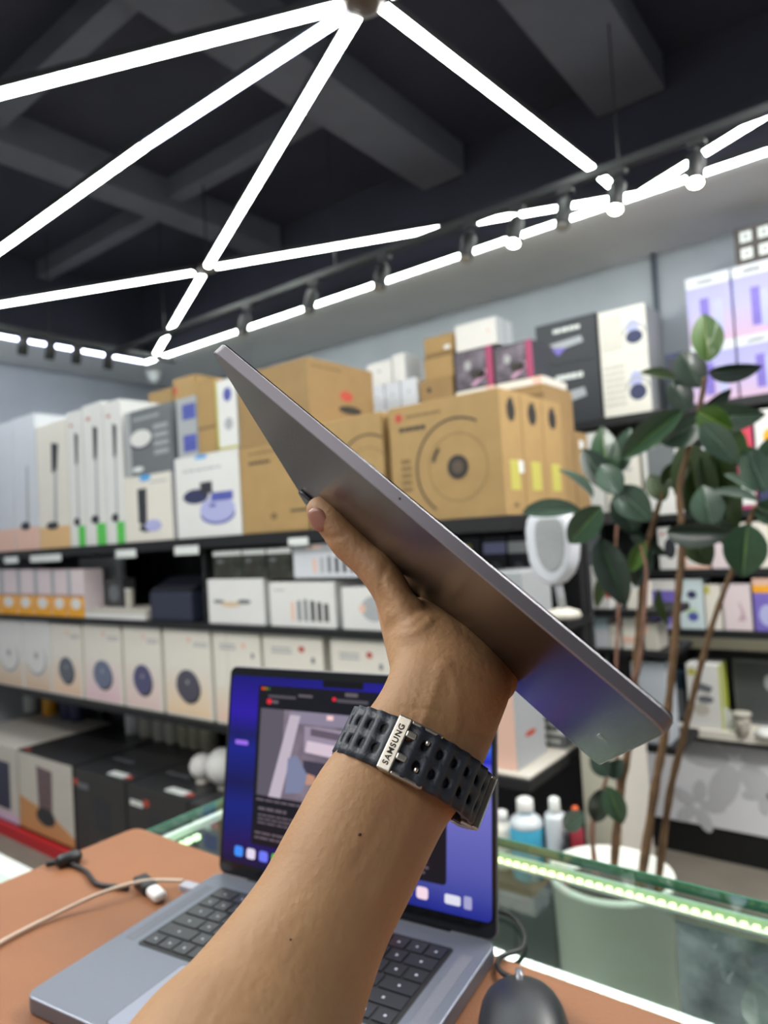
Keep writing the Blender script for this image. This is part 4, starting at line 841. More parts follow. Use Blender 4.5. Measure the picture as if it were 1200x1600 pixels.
for a in [(1107, 566, 1101, 486, 46, 0, 'b', 0.15), (1106, 582, 1190, 578, 28, -.03, 'd', .5), (1096, 606, 1062, 546, 46, .02, 'd'), (1058, 592, 998, 577, 16, 0, 'o', .5),
          (1082, 650, 1194, 652, 46, -.05, 's', .3), (1090, 642, 1142, 672, 44, -.09, 'b', .2), (1068, 640, 963, 718, 42, -.08, 'g', .2), (1098, 658, 1030, 694, 48, -.06, 's'),
          (1096, 662, 1152, 722, 42, -.1, 's'), (1128, 662, 1158, 728, 46, -.03, 'b', .2), (1076, 642, 1048, 592, 40, .03, 'd'), (1072, 690, 1100, 822, 66, .06, 'o'),
          (1112, 690, 1138, 860, 62, .08, 'o'), (1100, 640, 1145, 610, 20, .04, 'd', .5), (950, 752, 940, 664, 46, .02, 'g'), (962, 740, 985, 668, 36, .04, 's'),
          (955, 766, 908, 698, 42, -.02, 'd'), (968, 772, 938, 724, 44, -.05, 's'), (927, 778, 878, 726, 14, -.05, 's', .9), (964, 762, 1016, 812, 52, -.03, 's'),
          (966, 768, 992, 836, 48, .03, 'd'), (908, 797, 808, 796, 32, -.03, 's', .3), (940, 790, 886, 852, 50, -.08, 'g'), (936, 842, 978, 948, 54, -.04, 'd'),
          (1006, 846, 984, 896, 26, -.06, 'b'), (1040, 832, 1144, 836, 40, -.06, 'd', .3), (1074, 830, 1110, 884, 46, 0, 'o'), (1168, 818, 1160, 904, 62, -.08, 'g'),
          (1196, 770, 1164, 694, 44, -.04, 's'), (1186, 784, 1106, 762, 16, -.06, 's', .8), (1180, 770, 1134, 736, 16, -.02, 's', .7), (1192, 742, 1218, 676, 40, -.02, 'g'),
          (1112, 822, 1098, 758, 50, -.02, 's'), (1000, 700, 1042, 664, 30, .05, 'o'), (1040, 782, 1012, 740, 34, .05, 'o'), (1180, 790, 1232, 812, 40, 0, 'g'),
          (950, 1214, 924, 1174, 30, 0, 'd'), (950, 1214, 972, 1188, 26, .02, 'd'), (940, 1232, 930, 1290, 32, -.02, 'd'), (948, 1228, 974, 1290, 34, -.04, 'g'),
          (912, 1268, 878, 1298, 30, -.04, 's'), (1015, 860, 990, 920, 30, .03, 'd'), (1030, 920, 1040, 980, 14, .02, 'o', .6), (960, 890, 925, 950, 22, .06, 'o', .6),
          (1150, 870, 1120, 800, 20, .05, 'd', .5), (985, 830, 1040, 870, 22, .05, 'd', .4), (1035, 760, 1075, 720, 36, .05, 'o'), (1090, 700, 1060, 740, 40, .08, 'o')]:
    leaf(*a)

# ================================================================== GLASS SHOWCASE COUNTER
ZT = H - 0.411 * NS; GX0, GX1, GY0, GY1 = -0.93 * NS, 1.5, -0.6, 0.826 * NS
M_GL = glass_mat('counter_glass', (250, 254, 252), 0.06); M_GLE = mat('glass_edge_green', (60, 116, 92), 0.15, spec=0.8)
M_GLV = glass_mat('side_glass', (238, 248, 243), 0.02)
cs = empty('glass_showcase', (0, 0, 0)); tag(cs, 'glass display counter lit by LED strips along its edges', 'showcase')
M_CASEF = mat('showcase_frame_white', (214, 220, 216), 0.4)
obj('glass_top', box(GX0, GX1, GY0, GY1, ZT - 0.01, ZT), M_GL, parent=cs)
obj('glass_edge', box(GX0, GX1, GY1 + 0.0002, GY1 + 0.003, ZT - 0.01, ZT), M_GLE, parent=cs)['label'] = 'green edge of the glass top'
obj('glass_edge', box(GX0 - 0.003, GX0 - 0.0002, GY0, GY1, ZT - 0.01, ZT), M_GLE, parent=cs)
obj('back_pane', box(GX0 + 0.005, GX1, GY1 - 0.008, GY1 - 0.002, 0.42, ZT - 0.011), M_GLV, parent=cs)
obj('side_pane', box(GX0 + 0.002, GX0 + 0.008, GY0, GY1 - 0.009, 0.42, ZT - 0.011), M_GLV, parent=cs)
obj('edge_profile', box(GX0 + 0.002, GX1, GY1 - 0.0125, GY1 - 0.009, ZT - 0.0166, ZT - 0.0105), mat('profile_grey_green', (150, 176, 164), 0.4), parent=cs)
obj('edge_profile', box(GX0 + 0.009, GX0 + 0.02, GY0, GY1 - 0.02, ZT - 0.018, ZT - 0.0105), M_CASEF, parent=cs)
obj('base_cabinet', box(GX0 + 0.002, GX1, GY0, GY1, 0.0, 0.42), mat('showcase_base', (120, 130, 130), 0.5), parent=cs)
obj('inner_shelf', box(GX0 + 0.02, GX1, GY0 + 0.05, GY1 - 0.25, 0.80, 0.808), M_GLV, parent=cs)
obj('display_cloth', box(GX0 + 0.02, GX1, GY0 + 0.01, GY1 - 0.02, 0.421, 0.43), mat('crinkled_grey_film', (66, 74, 82), 0.22, tint=(200, 208, 214), nscale=22, bump=1.0, bscale=30), parent=cs)['label'] = 'crinkled blue-grey lining'
xf = onY(1066, 1480, GY1).x
obj('film_lining', box(xf, GX1, GY1 - 0.0165, GY1 - 0.0135, 0.44, ZT - 0.03), MATS['crinkled_grey_film'], parent=cs)['label'] = 'crinkled silvery film behind the back pane'
# LED beads
M_BEAD = emis('led_bead', (240, 255, 165), 3.2); M_BEADW = emis('led_bead_white', (205, 255, 190), 2.4)
bm = bmesh.new(); n = 200
for k in range(n):
    x = GX0 + 0.03 + k * 0.0105
    add_box(bm, x, x + 0.0052, GY1 - 0.021, GY1 - 0.0165, ZT - 0.0165, ZT - 0.0135)
o = obj('led_strip', bm, M_BEAD, parent=cs); o['kind'] = 'stuff'; o['label'] = 'row of yellow-green LED beads under the back edge'
obj('strip_backing', box(GX0 + 0.02, GX1, GY1 - 0.023, GY1 - 0.0095, ZT - 0.0195, ZT - 0.0168), M_CASEF, parent=cs)
bm = bmesh.new()
for k in range(90):
    y = GY0 + 0.06 + k * 0.0125
    if y < GY1 - 0.05: add_box(bm, GX0 + 0.028, GX0 + 0.035, y, y + 0.0085, ZT - 0.024, ZT - 0.018)
o = obj('led_strip', bm, M_BEADW, parent=cs); o['kind'] = 'stuff'; o['label'] = 'row of pale green LED beads under the left edge'
# phone cases hanging inside the left end (pale slats seen through the side)
for k in range(7):
    y = 0.50 + k * 0.028
    c = Carton('accessory_pack', 'pale green-lit accessory pack inside the showcase, %s from the mat' % names[k], GX0 + 0.12, GX0 + 0.2, y, 0.02, 0.809, 0.809 + 0.32 + 0.02 * (k % 2), M_TAG, 'package', 'accessory packs inside the showcase'); c.rect('printed_band', 0, 0.7, 1, 0.8, M_GREY, 'R')
    c.o.location.y = y
# second display counter at far left
c2 = empty('low_showcase', (onZ(10, 1375, ZT - 0.4).x, 0, 0)); q = onZ(60, 1368, 0.75)
tag(c2, 'white framed low glass case at the lower left edge', 'showcase')
c2.location = (q.x, q.y, 0)
obj('body', box(-1.2, 0.0, -1.2, 0.0, 0, 0.70), M_CASEF, parent=c2, bevel=0.004); obj('frame_top', box(-1.22, 0.02, -1.22, 0.02, 0.7005, 0.742), M_CASEF, parent=c2, bevel=0.004)
obj('glass_top', box(-1.17, -0.03, -1.17, -0.05, 0.7425, 0.75), mat('pale_glass_top', (196, 214, 204), 0.1, spec=0.8), parent=c2)

# ---- leather mat
M_MAT = mat('brown_leather', (132, 84, 52), 0.5, noise=0.05, nscale=20, bump=0.25, bscale=500)
o = obj('desk_mat', prism(rrect(1.35, 0.95, 0.015, cx=-0.95 * NS + 0.675, cy=0.592 * NS - 0.475), ZT + 0.0003, ZT + 0.003), M_MAT, bevel=0.0008); tag(o, 'tan leather desk mat on the glass counter', 'desk mat')
obj('edge_stitch', prism(rrect(1.335, 0.935, 0.012, cx=-0.95 * NS + 0.675, cy=0.592 * NS - 0.475), ZT + 0.003, ZT + 0.0033), mat('leather_top', (134, 86, 54), 0.55, noise=0.06, nscale=14, bump=0.25, bscale=500), parent=o)
ZM = ZT + 0.0035

# ================================================================== LAPTOP
yaw = 0.1311; tilt = 0.1655; hx, hy = -0.5235 * NS, 0.5653 * NS; LW, LD = 0.3557, 0.248
lap = empty('laptop', (hx, hy, ZM)); lap.rotation_euler = (0, 0, yaw); lap.scale = (NS,) * 3; tag(lap, 'open space-grey laptop on the leather mat, screen lit', 'laptop')
M_AL = mat('laptop_aluminium', (116, 120, 132), 0.42, 0.55, noise=0.02, nscale=300); M_ALD = mat('laptop_aluminium_side', (112, 110, 116), 0.4, 0.7)
hb = 0.0155
obj('base', prism(rrect(LW, LD, 0.012, cy=-LD / 2), 0.001, hb), M_AL, parent=lap, bevel=0.0015)
obj('foot', prism(rrect(LW - 0.05, LD - 0.05, 0.012, cy=-LD / 2), 0.0, 0.001), M_BLACK, parent=lap)
KW, KD = 0.286, 0.117
kb_ = obj('keyboard_well', prism(rrect(KW + 0.006, KD + 0.004, 0.004, cy=-0.030 - KD / 2), hb, hb + 0.0004), mat('keyboard_black', (14, 14, 18), 0.5), parent=lap)
M_KEY = mat('key_black', (34, 35, 42), 0.35)
M_LEG = mat('key_legend', (170, 172, 186), 0.5)
bmk = bmesh.new(); add_box(bmk, -0.5, 0.5, -0.5, 0.5, 0, 1); mek = bpy.data.meshes.new('key'); bmk.to_mesh(mek); bmk.free(); mek.materials.append(M_KEY)
rows = [[1.5] + [1] * 12 + [1], [1] * 13 + [1.6], [1.5] + [1] * 12 + [1.1], [1.8] + [1] * 11 + [1.8], [2.3] + [1] * 10 + [2.3], [1, 1, 1, 1.25, 5, 1.25, 1, 1, 1, 1]]
yy = -0.030 - 0.0015
rh = (KD - 0.003) / 6
bml = bmesh.new()
for r, row in enumerate(rows):
    tot = sum(row); u = KW / tot; x = -KW / 2
    for kw in row:
        o = bpy.data.objects.new('key', mek); C.objects.link(o); o.parent = kb_
        o.scale = (kw * u - 0.0028, rh - 0.0028, 0.0011); o.location = (x + kw * u / 2, yy - rh / 2, hb + 0.0005)
        add_box(bml, x + kw * u / 2 - 0.0012, x + kw * u / 2 + 0.0012, yy - rh / 2 - 0.0013, yy - rh / 2 + 0.0013, hb + 0.0016, hb + 0.00165)
        x += kw * u
    yy -= rh
o = obj('key_legends', bml, M_LEG, parent=kb_); o['kind'] = 'stuff'
for s in (-1, 1):
    bmg = bmesh.new()
    add_box(bmg, s * 0.161 - 0.006, s * 0.161 + 0.006, -0.146, -0.032, hb, hb + 0.0002); obj('speaker_grille', bmg, mat('speaker_grille', (112, 114, 124), 0.6, 0.4, noise=0.2, nscale=1500), parent=lap)
obj('trackpad', prism(rrect(0.152, 0.086, 0.004, cy=-0.155 - 0.043), hb, hb + 0.0003), mat('trackpad_grey', (142, 146, 162), 0.3, 0.4), parent=lap)
obj('trackpad_gap', prism(rrect(0.1535, 0.0875, 0.0045, cy=-0.155 - 0.043), hb, hb + 0.00012), M_CHAR, parent=lap)
# lid: local frame, x across, y up the lid, z towards the viewer
lid = obj('lid', prism(rrect(LW, 0.243, 0.010, cy=0.1215), -0.0045, 0.0), M_ALD, parent=lap, bevel=0.001)
lid.matrix_local = Matrix.Translation((0, 0.000, hb - 0.001)) @ Matrix.Rotation(PI / 2 - tilt, 4, 'X')
# rotation: y axis -> up and slightly away from the user
lid['label'] = 'raised screen half'
obj('bezel', prism(rrect(LW - 0.003, 0.240, 0.009, cy=0.1215), 0.0, 0.0006), mat('bezel_black', (6, 7, 12), 0.15), parent=lid)
obj('hinge', tube([(-0.13, -0.002, hb - 0.004), (0.13, -0.002, hb - 0.004)], 0.0045, 12), M_BLACK, parent=lap, smooth=True)
SE = 0.72
M_WP = bpy.data.materials.new('wallpaper_glow'); M_WP.use_nodes = True
nt = M_WP.node_tree; b = nt.nodes['Principled BSDF']; b.inputs['Base Color'].default_value = (0, 0, 0, 1); b.inputs['Roughness'].default_value = 0.15
tc = nt.nodes.new('ShaderNodeTexCoord'); sp_ = nt.nodes.new('ShaderNodeSeparateXYZ'); nt.links.new(tc.outputs['Generated'], sp_.inputs[0])
nz = nt.nodes.new('ShaderNodeTexNoise'); nz.inputs['Scale'].default_value = 2.0; nt.links.new(tc.outputs['Generated'], nz.inputs[0])
def ramp(stops):
    r = nt.nodes.new('ShaderNodeValToRGB'); e = r.color_ramp.elements
    e[0].position = stops[0][0]; e[0].color = (*lin(stops[0][1]), 1); e[1].position = stops[-1][0]; e[1].color = (*lin(stops[-1][1]), 1)
    for p_, c_ in stops[1:-1]: k_ = e.new(p_); k_.color = (*lin(c_), 1)
    return r
ra = ramp([(0, (2, 2, 60)), (0.1, (0, 0, 92)), (0.3, (4, 22, 128)), (0.42, (0, 0, 84)), (0.6, (4, 20, 140)), (0.68, (2, 6, 100)), (0.8, (40, 0, 170)), (1, (6, 0, 120))])
rb = ramp([(0, (34, 44, 150)), (0.2, (86, 92, 182)), (0.5, (120, 118, 206)), (0.64, (112, 112, 214)), (0.68, (20, 28, 200)), (0.74, (60, 110, 225)), (0.8, (36, 0, 190)), (1, (20, 6, 150))])
nt.links.new(sp_.outputs[1], ra.inputs[0]); nt.links.new(sp_.outputs[1], rb.inputs[0])
mxx = nt.nodes.new('ShaderNodeMapRange'); mxx.inputs[1].default_value = 0.25; mxx.inputs[2].default_value = 0.85; nt.links.new(sp_.outputs[0], mxx.inputs[0])
mx_ = nt.nodes.new('ShaderNodeMixRGB'); nt.links.new(mxx.outputs[0], mx_.inputs[0]); nt.links.new(ra.outputs[0], mx_.inputs[1]); nt.links.new(rb.outputs[0], mx_.inputs[2])
nt.links.new(mx_.outputs[0], b.inputs['Emission Color']); b.inputs['Emission Strength'].default_value = SE
SW, SH, SY0 = 0.3456, 0.2165, 0.0155
scr = obj('screen', prism(rrect(SW, SH, 0.006, cy=SY0 + SH / 2), 0.0006, 0.0008), M_WP, parent=lid); scr['label'] = 'lit screen with blue and violet wallpaper'
def srect(name, u0, v0, u1, v1, m, lvl=1, r=0.0, parent=lid):
    w_, h_ = (u1 - u0) * SW, (v1 - v0) * SH
    pts = rrect(w_, h_, max(r, 0.0001), n=3, cx=-SW / 2 + (u0 + u1) / 2 * SW, cy=SY0 + (v0 + v1) / 2 * SH)
    return obj(name, prism(pts, 0.0008 + 0.00004 * (lvl - 1), 0.0008 + 0.00004 * lvl), m, parent=parent)
sc_ = lambda n, c, s=1.0: emis('screen_' + n, c, s)
srect('notch', 0.40, 0.965, 0.56, 1.0, sc_('black', (2, 2, 8)), 1)
srect('browser_window', 0.125, 0.115, 0.86, 0.955, sc_('window', (8, 8, 20)), 1, 0.004)
srect('address_bar', 0.3, 0.905, 0.36, 0.918, sc_('grey', (90, 84, 90)), 2, 0.001); srect('tab_text', 0.17, 0.89, 0.29, 0.905, sc_('grey2', (74, 70, 78)), 2, 0.001)
for k, cc_ in enumerate([(220, 60, 30), (150, 110, 20), (40, 90, 40)]): srect('window_button', 0.138 + 0.014 * k, 0.928, 0.148 + 0.014 * k, 0.944, sc_('btn%d' % k, cc_), 2, 0.001)
srect('red_badge', 0.165, 0.855, 0.185, 0.882, sc_('red', (214, 30, 50)), 2, 0.002); srect('badge_text', 0.188, 0.86, 0.215, 0.876, sc_('grey', (90, 84, 90)), 2)
srect('red_badge', 0.44, 0.897, 0.455, 0.917, sc_('red', (214, 30, 50)), 2, 0.002); srect('tab_text', 0.458, 0.893, 0.58, 0.91, sc_('grey2', (74, 70, 78)), 2, 0.001); srect('tab_text', 0.49, 0.925, 0.54, 0.944, sc_('grey', (90, 84, 90)), 2, 0.001)
# photo in the page
vx0, vx1, vy0, vy1 = 0.14, 0.78, 0.37, 0.83
def vr(name, a, b_, c_, d_, col, lvl, pts=None):
    return srect(name, vx0 + a * (vx1 - vx0), vy0 + b_ * (vy1 - vy0), vx0 + c_ * (vx1 - vx0), vy0 + d_ * (vy1 - vy0), sc_('v%d_%d_%d' % col, col), lvl)
M_PH = mat('screen_photo_glow', (86, 76, 90), 0.4, emit=1.0, tint=(128, 116, 130), nscale=30); M_PH.node_tree.nodes['Principled BSDF'].inputs['Base Color'].default_value = (0, 0, 0, 1)
for l in list(M_PH.node_tree.links):
    if l.to_socket.name == 'Base Color': M_PH.node_tree.links.remove(l)
srect('video_picture', vx0, vy0, vx1, vy1, M_PH, 2)
vr('video_wall', 0, 0, 0.16, 1.0, (84, 78, 90), 3); vr('video_ceiling', 0.2, 0.86, 1, 1, (126, 118, 138), 3)
def vpoly(name, pts, col, lvl):
    q = [(-SW / 2 + (vx0 + u * (vx1 - vx0)) * SW, SY0 + (vy0 + v * (vy1 - vy0)) * SH) for u, v in pts]
    return obj(name, prism(q, 0.0008 + 0.00004 * (lvl - 1), 0.0008 + 0.00004 * lvl), sc_('v%d_%d_%d' % col, col), parent=lid)
vpoly('video_pillar', [(0.08, 0), (0.16, 0), (0.27, 0.95), (0.2, 0.95)], (176, 164, 178), 4)
vpoly('video_white_board', [(0.3, 0.55), (0.62, 0.55), (0.62, 0.82), (0.3, 0.84)], (140, 128, 146), 4); vpoly('video_shelf', [(0.31, 0.55), (0.61, 0.5), (0.61, 0.64), (0.32, 0.68)], (196, 178, 192), 5)
vpoly('video_lettering', [(0.34, 0.74), (0.6, 0.7), (0.6, 0.78), (0.34, 0.82)], (88, 78, 92), 5); vpoly('video_dark_table', [(0.3, 0.28), (0.62, 0.26), (0.64, 0.44), (0.3, 0.46)], (52, 48, 64), 5)
vpoly('video_dark_door', [(0.65, 0.4), (0.95, 0.4), (0.95, 0.84), (0.65, 0.8)], (22, 22, 32), 5); vpoly('video_person', [(0.19, 0.06), (0.3, 0.1), (0.33, 0.3), (0.26, 0.5), (0.2, 0.46)], (112, 118, 146), 6)
vpoly('video_bags', [(0.36, 0.0), (0.62, 0.0), (0.62, 0.22), (0.36, 0.26)], (74, 46, 44), 6); vpoly('video_skin', [(0.32, 0.2), (0.38, 0.2), (0.38, 0.3), (0.33, 0.32)], (176, 130, 110), 7)
vpoly('video_yellow', [(0.5, 0.3), (0.6, 0.28), (0.62, 0.34), (0.52, 0.36)], (176, 140, 30), 7); vpoly('video_yellow', [(0.46, 0.14), (0.6, 0.12), (0.6, 0.17), (0.47, 0.2)], (176, 140, 30), 7); vpoly('video_lamp', [(0.44, 0.93), (0.48, 0.93), (0.48, 0.98), (0.44, 0.98)], (230, 190, 190), 7)
# page text
bmt = bmesh.new()
def lines(u0, u1, v0, v1, n, var=0.4):
    for k in range(n):
        v = v1 - (k + 0.5) * (v1 - v0) / n; u = u0; end = u1 - random.random() * var * (u1 - u0)
        while u < end:
            L = random.uniform(0.015, 0.045); h2 = (v1 - v0) / n * 0.22
            add_box(bmt, -SW / 2 + u * SW, -SW / 2 + min(u + L * 0.85, end) * SW, SY0 + (v - h2) * SH, SY0 + (v + h2) * SH, 0.0008, 0.0009)
            u += L
lines(0.14, 0.6, 0.335, 0.36, 1, 0); lines(0.15, 0.3, 0.285, 0.32, 1); lines(0.15, 0.45, 0.22, 0.28, 3); lines(0.14, 0.33, 0.14, 0.19, 2); lines(0.68, 0.82, 0.34, 0.5, 6, 0.3); lines(0.67, 0.82, 0.14, 0.28, 6, 0.4)
o = obj('page_text', bmt, sc_('text', (92, 82, 92)), parent=lid); o['kind'] = 'stuff'
srect('violet_notice', 0.03, 0.62, 0.09, 0.645, sc_('violet', (140, 96, 214)), 2, 0.002)
cols = [(56, 130, 230), (210, 200, 220), (100, 110, 226), (90, 190, 60), (160, 180, 170), (70, 90, 230), (226, 226, 230), (60, 170, 90), (200, 120, 60), (226, 226, 230), (80, 150, 220), (230, 40, 80), (196, 196, 220), (226, 200, 214)]
for k, cc_ in enumerate(cols):
    u = 0.055 + k * 0.0545
    srect('dock_icon', u, 0.035, u + 0.038, 0.088, sc_('dock%d' % k, cc_), 2, 0.003)
srect('dock_folder', 0.855, 0.04, 0.905, 0.082, sc_('folder', (206, 206, 220)), 2, 0.002); srect('dock_bin', 0.915, 0.035, 0.94, 0.09, sc_('bin', (150, 150, 190)), 2, 0.002)
srect('desktop_icon', 0.915, 0.62, 0.955, 0.68, sc_('dicon', (190, 196, 226)), 2, 0.003); srect('desktop_icon_mark', 0.925, 0.638, 0.945, 0.662, sc_('dmark', (60, 70, 170)), 3, 0.002); srect('desktop_icon', 0.92, 0.42, 0.95, 0.465, sc_('dred', (196, 70, 90)), 2, 0.003)

# ---- cables, adapter on the mat
def mz(px, py, dz=0.003): return onZ(px, py, ZM + dz)
def cable(name, pts, r, m, label, cat='cable', parent=None):
    o = obj(name, tube(smoothpts(pts, 10), r, 8), m, smooth=True, parent=parent)
    if cat: tag(o, label, cat)
    return o
M_BK = mat('black_rubber', (22, 22, 26), 0.45); M_BEIGE = mat('beige_cable', (196, 176, 158), 0.5)
o = cable('black_cable', [mz(72, 1350), mz(100, 1347), mz(132, 1360), mz(150, 1380), mz(178, 1385), mz(200, 1388)], 0.0026, M_BK, 'black adapter cable with a moulded bead on the mat')
p = mz(108, 1350, 0.001)
bm = lathe([(0.004, -0.014), (0.0075, -0.01), (0.0078, 0.01), (0.004, 0.014)], 14)
bmesh.ops.transform(bm, matrix=Matrix.Translation(p + Vector((0, 0, 0.006))) @ Matrix.Rotation(math.radians(75), 4, (0, 0, 1)) @ Matrix.Rotation(PI / 2, 4, 'Y'), verts=bm.verts)
obj('moulded_bead', bm, M_BK, parent=o, smooth=True)
e = empty('usb_adapter', mz(232, 1394, 0.0)); e.rotation_euler = (0, 0, math.radians(-12)); tag(e, 'black adapter plug with a white end beside the laptop', 'adapter')
obj('body', box(-0.024, 0.008, -0.008, 0.008, 0, 0.011), M_BK, parent=e, bevel=0.003, seg=3); obj('white_end', box(0.0085, 0.034, -0.007, 0.007, 0.001, 0.011), M_WHITE, parent=e, bevel=0.0045, seg=4)
hl = lap.matrix_basis
plug = Vector((hx - NS * LW / 2 * math.cos(yaw), hy - NS * LW / 2 * math.sin(yaw), ZM)) + Vector((math.sin(yaw), -math.cos(yaw), 0)) * 0.03
o = cable('charging_cable', [mz(-60, 1515, 0.003), mz(0, 1473, 0.003), mz(80, 1432, 0.004), mz(160, 1395, 0.012), mz(225, 1377, 0.010), plug + Vector((-0.03, 0.004, 0.008))], 0.0021, M_BEIGE, 'beige charging cable running from the left edge into the laptop')
bm = box(-0.022, -0.0015, -0.006, 0.006, 0.004, 0.012)
bmesh.ops.transform(bm, matrix=Matrix.Translation(plug) @ Matrix.Rotation(yaw, 4, 'Z'), verts=bm.verts); obj('plug', bm, mat('plug_silver', (176, 176, 186), 0.4, 0.4), parent=o, bevel=0.002)
# ---- mouse
mp = onZ(818, 1598, ZM + 0.02)
ms = empty('computer_mouse', (mp.x, mp.y, ZM)); ms.rotation_euler = (0, 0, math.radians(30)); ms.scale = (0.95,) * 3; tag(ms, 'black wired mouse on the mat right of the laptop', 'mouse')
bm = bmesh.new(); nn, mm_ = 18, 12; ringv = []
for i in range(nn + 1):
    t = i / nn; y = 0.055 - 0.115 * t; wv = 0.0335 * (max(0.0, 1 - (2 * t - 1) ** 4)) ** 0.5 * (0.9 + 0.12 * math.sin(PI * t)); hh = 0.036 * (math.sin(PI * (0.12 + 0.86 * t))) ** 0.6 if 0 < t < 1 else 0.01
    if i in (0, nn): wv = 0.018; hh = 0.012
    ringv.append([bm.verts.new((wv * math.copysign(abs(math.cos(a * PI / mm_)) ** 0.7, math.cos(a * PI / mm_)), y, 0.001 + hh * math.sin(a * PI / mm_) ** 0.8)) for a in range(mm_ + 1)])
for i in range(nn):
    for k in range(mm_): bm.faces.new((ringv[i][k], ringv[i][k + 1], ringv[i + 1][k + 1], ringv[i + 1][k]))
    bm.faces.new((ringv[i][0], ringv[i + 1][0], ringv[i + 1][mm_], ringv[i][mm_]))
bm.faces.new(ringv[0]); bm.faces.new(ringv[-1][::-1]); bmesh.ops.recalc_face_normals(bm, faces=bm.faces)
obj('shell', bm, mat('mouse_black', (34, 36, 42), 0.38, bump=0.1, bscale=900), parent=ms, smooth=True)
bm = lathe([(0.009, -0.003), (0.0105, -0.002), (0.0105, 0.002), (0.009, 0.003)], 18); bmesh.ops.transform(bm, matrix=Matrix.Translation((0, 0.036, 0.026)) @ Matrix.Rotation(PI / 2, 4, 'Y'), verts=bm.verts); obj('scroll_wheel', bm, mat('wheel_grey', (120, 122, 128), 0.25, 0.3), parent=ms, smooth=True)
obj('cable_relief', tube([(0, 0.05, 0.012), (0, 0.07, 0.01)], 0.004, 10), M_BK, parent=ms)
mc = mz(795, 1545, 0.006)
cb = [ms.matrix_basis @ Vector((0, 0.066, 0.010)) if False else Vector((mp.x + math.sin(-math.radians(30)) * 0.066 * 1, mp.y + math.cos(math.radians(30)) * 0.066, ZM + 0.01)), mz(780, 1512, 0.006), mz(779, 1490, 0.004), onZ(815, 1475, ZT + 0.004), onZ(818, 1450, ZT + 0.004), onZ(800, 1425, ZT + 0.004), onZ(775, 1415, ZT + 0.004), onZ(740, 1410, ZT + 0.004)]
cable('mouse_cable', cb, 0.0021, M_BK, 'black mouse cable curling onto the glass behind the laptop', None, parent=None)
bpy.data.objects['mouse_cable'].parent = ms; bpy.data.objects['mouse_cable'].matrix_parent_inverse = (Matrix.Translation(ms.location) @ Matrix.Rotation(math.radians(30), 4, 'Z')).inverted()

# ================================================================== TABLET (held in the air)
S = 0.85
def camv(x, y, z): return EYE + cam2w(Vector((x, -y, z)))
tA, tD, tC, tB = [camv(*(v * S for v in q)) for q in ((-0.079, -0.0747, 0.3281), (0.0954, 0.0745, 0.2354), (0.1219, 0.1443, 0.3975), (-0.0525, -0.0049, 0.4903))]
eu = (tD - tA).normalized(); ew = (tB - tA); ew = (ew - eu * ew.dot(eu)).normalized()
en = eu.cross(ew).normalized()
ctr = (tA + tB + tC + tD) / 4 - eu * 0.2476 * S * 0.01
if en.dot(ctr - EYE) < 0: en = -en          # points away from the viewer, to the display side
TL, TW, TT = 0.2476 * S * 1.02, 0.1785 * S, 0.0059 * S
right_handed = eu.cross(ew).dot(en) > 0
ex = eu if right_handed else -eu
MT = Matrix((ex, ew, en)).transposed().to_4x4(); MT.translation = ctr
sgn = 1 if right_handed else -1
tb = empty('tablet', M=MT); tag(tb, 'thin grey aluminium tablet held up in the hand, back facing the viewer', 'tablet')
M_TB = mat('tablet_aluminium', (88, 84, 86), 0.27, 0.85, noise=0.015, nscale=900); M_TBS = mat('tablet_side_aluminium', (120, 116, 124), 0.42, 0.7)
M_TBE = mat('tablet_polished_edge', (170, 168, 174), 0.5, 0.9)
def slab(name, w_, h_, r, z0, z1, m, ch=0.0, parent=tb):
    """rounded slab with chamfered back and front rims; side faces index 0, chamfer index 1"""
    bm = bmesh.new(); rings = []
    for z, ins in ((z0, ch), (z0 + ch, 0), (z1 - ch, 0), (z1, ch)):
        rings.append([bm.verts.new((x, y, z)) for x, y in rrect(w_ - 2 * ins, h_ - 2 * ins, max(r - ins, 0.0005), n=10)])
    n_ = len(rings[0])
    for i in range(3):
        for k in range(n_):
            f = bm.faces.new((rings[i][k], rings[i][(k + 1) % n_], rings[i + 1][(k + 1) % n_], rings[i + 1][k]))
            f.smooth = True; f.material_index = 1 if i != 1 else 2
    bm.faces.new(rings[0][::-1]); bm.faces.new(rings[3])
    o = obj(name, bm, m, parent=parent); o.data.set_sharp_from_angle(angle=math.radians(30)); return o
slab('body', TL, TW, 0.0062, 0, TT, [M_TB, M_TBE, M_TBS], 0.00035)
obj('front_glass', prism(rrect(TL - 0.0012, TW - 0.0012, 0.0056, n=10), TT, TT + 0.0005), mat('tablet_glass', (6, 6, 9), 0.05), parent=tb)['label'] = 'black front glass on the far side'
obj('display', prism(rrect(TL - 0.016, TW - 0.016, 0.004, n=8), TT + 0.0005, TT + 0.0006), mat('display_off', (10, 10, 14), 0.05), parent=tb)
MTi = MT.inverted()
def on_back(px, py):
    r = rayd(px, py); t = (ctr - EYE).dot(en) / r.dot(en); return MTi @ (EYE + r * t)
q = on_back(489, 782); cxl, cyl = sgn * (-TL / 2) + sgn * 0.016, TW / 2 - 0.016
bmp = obj('camera_bump', prism(rrect(0.022, 0.022, 0.006, cx=cxl, cy=cyl), -0.0022, 0), mat('bump_dark', (46, 44, 50), 0.25, 0.5), parent=tb, bevel=0.0006)
obj('lens_ring', prism(ellipse(0.005, 0.005, 24, cxl, cyl), -0.0032, -0.0022), mat('lens_ring', (20, 20, 24), 0.2, 0.5), parent=bmp)
obj('lens', prism(ellipse(0.0035, 0.0035, 24, cxl, cyl), -0.0034, -0.0032), mat('lens_glass', (6, 6, 16), 0.03), parent=bmp)
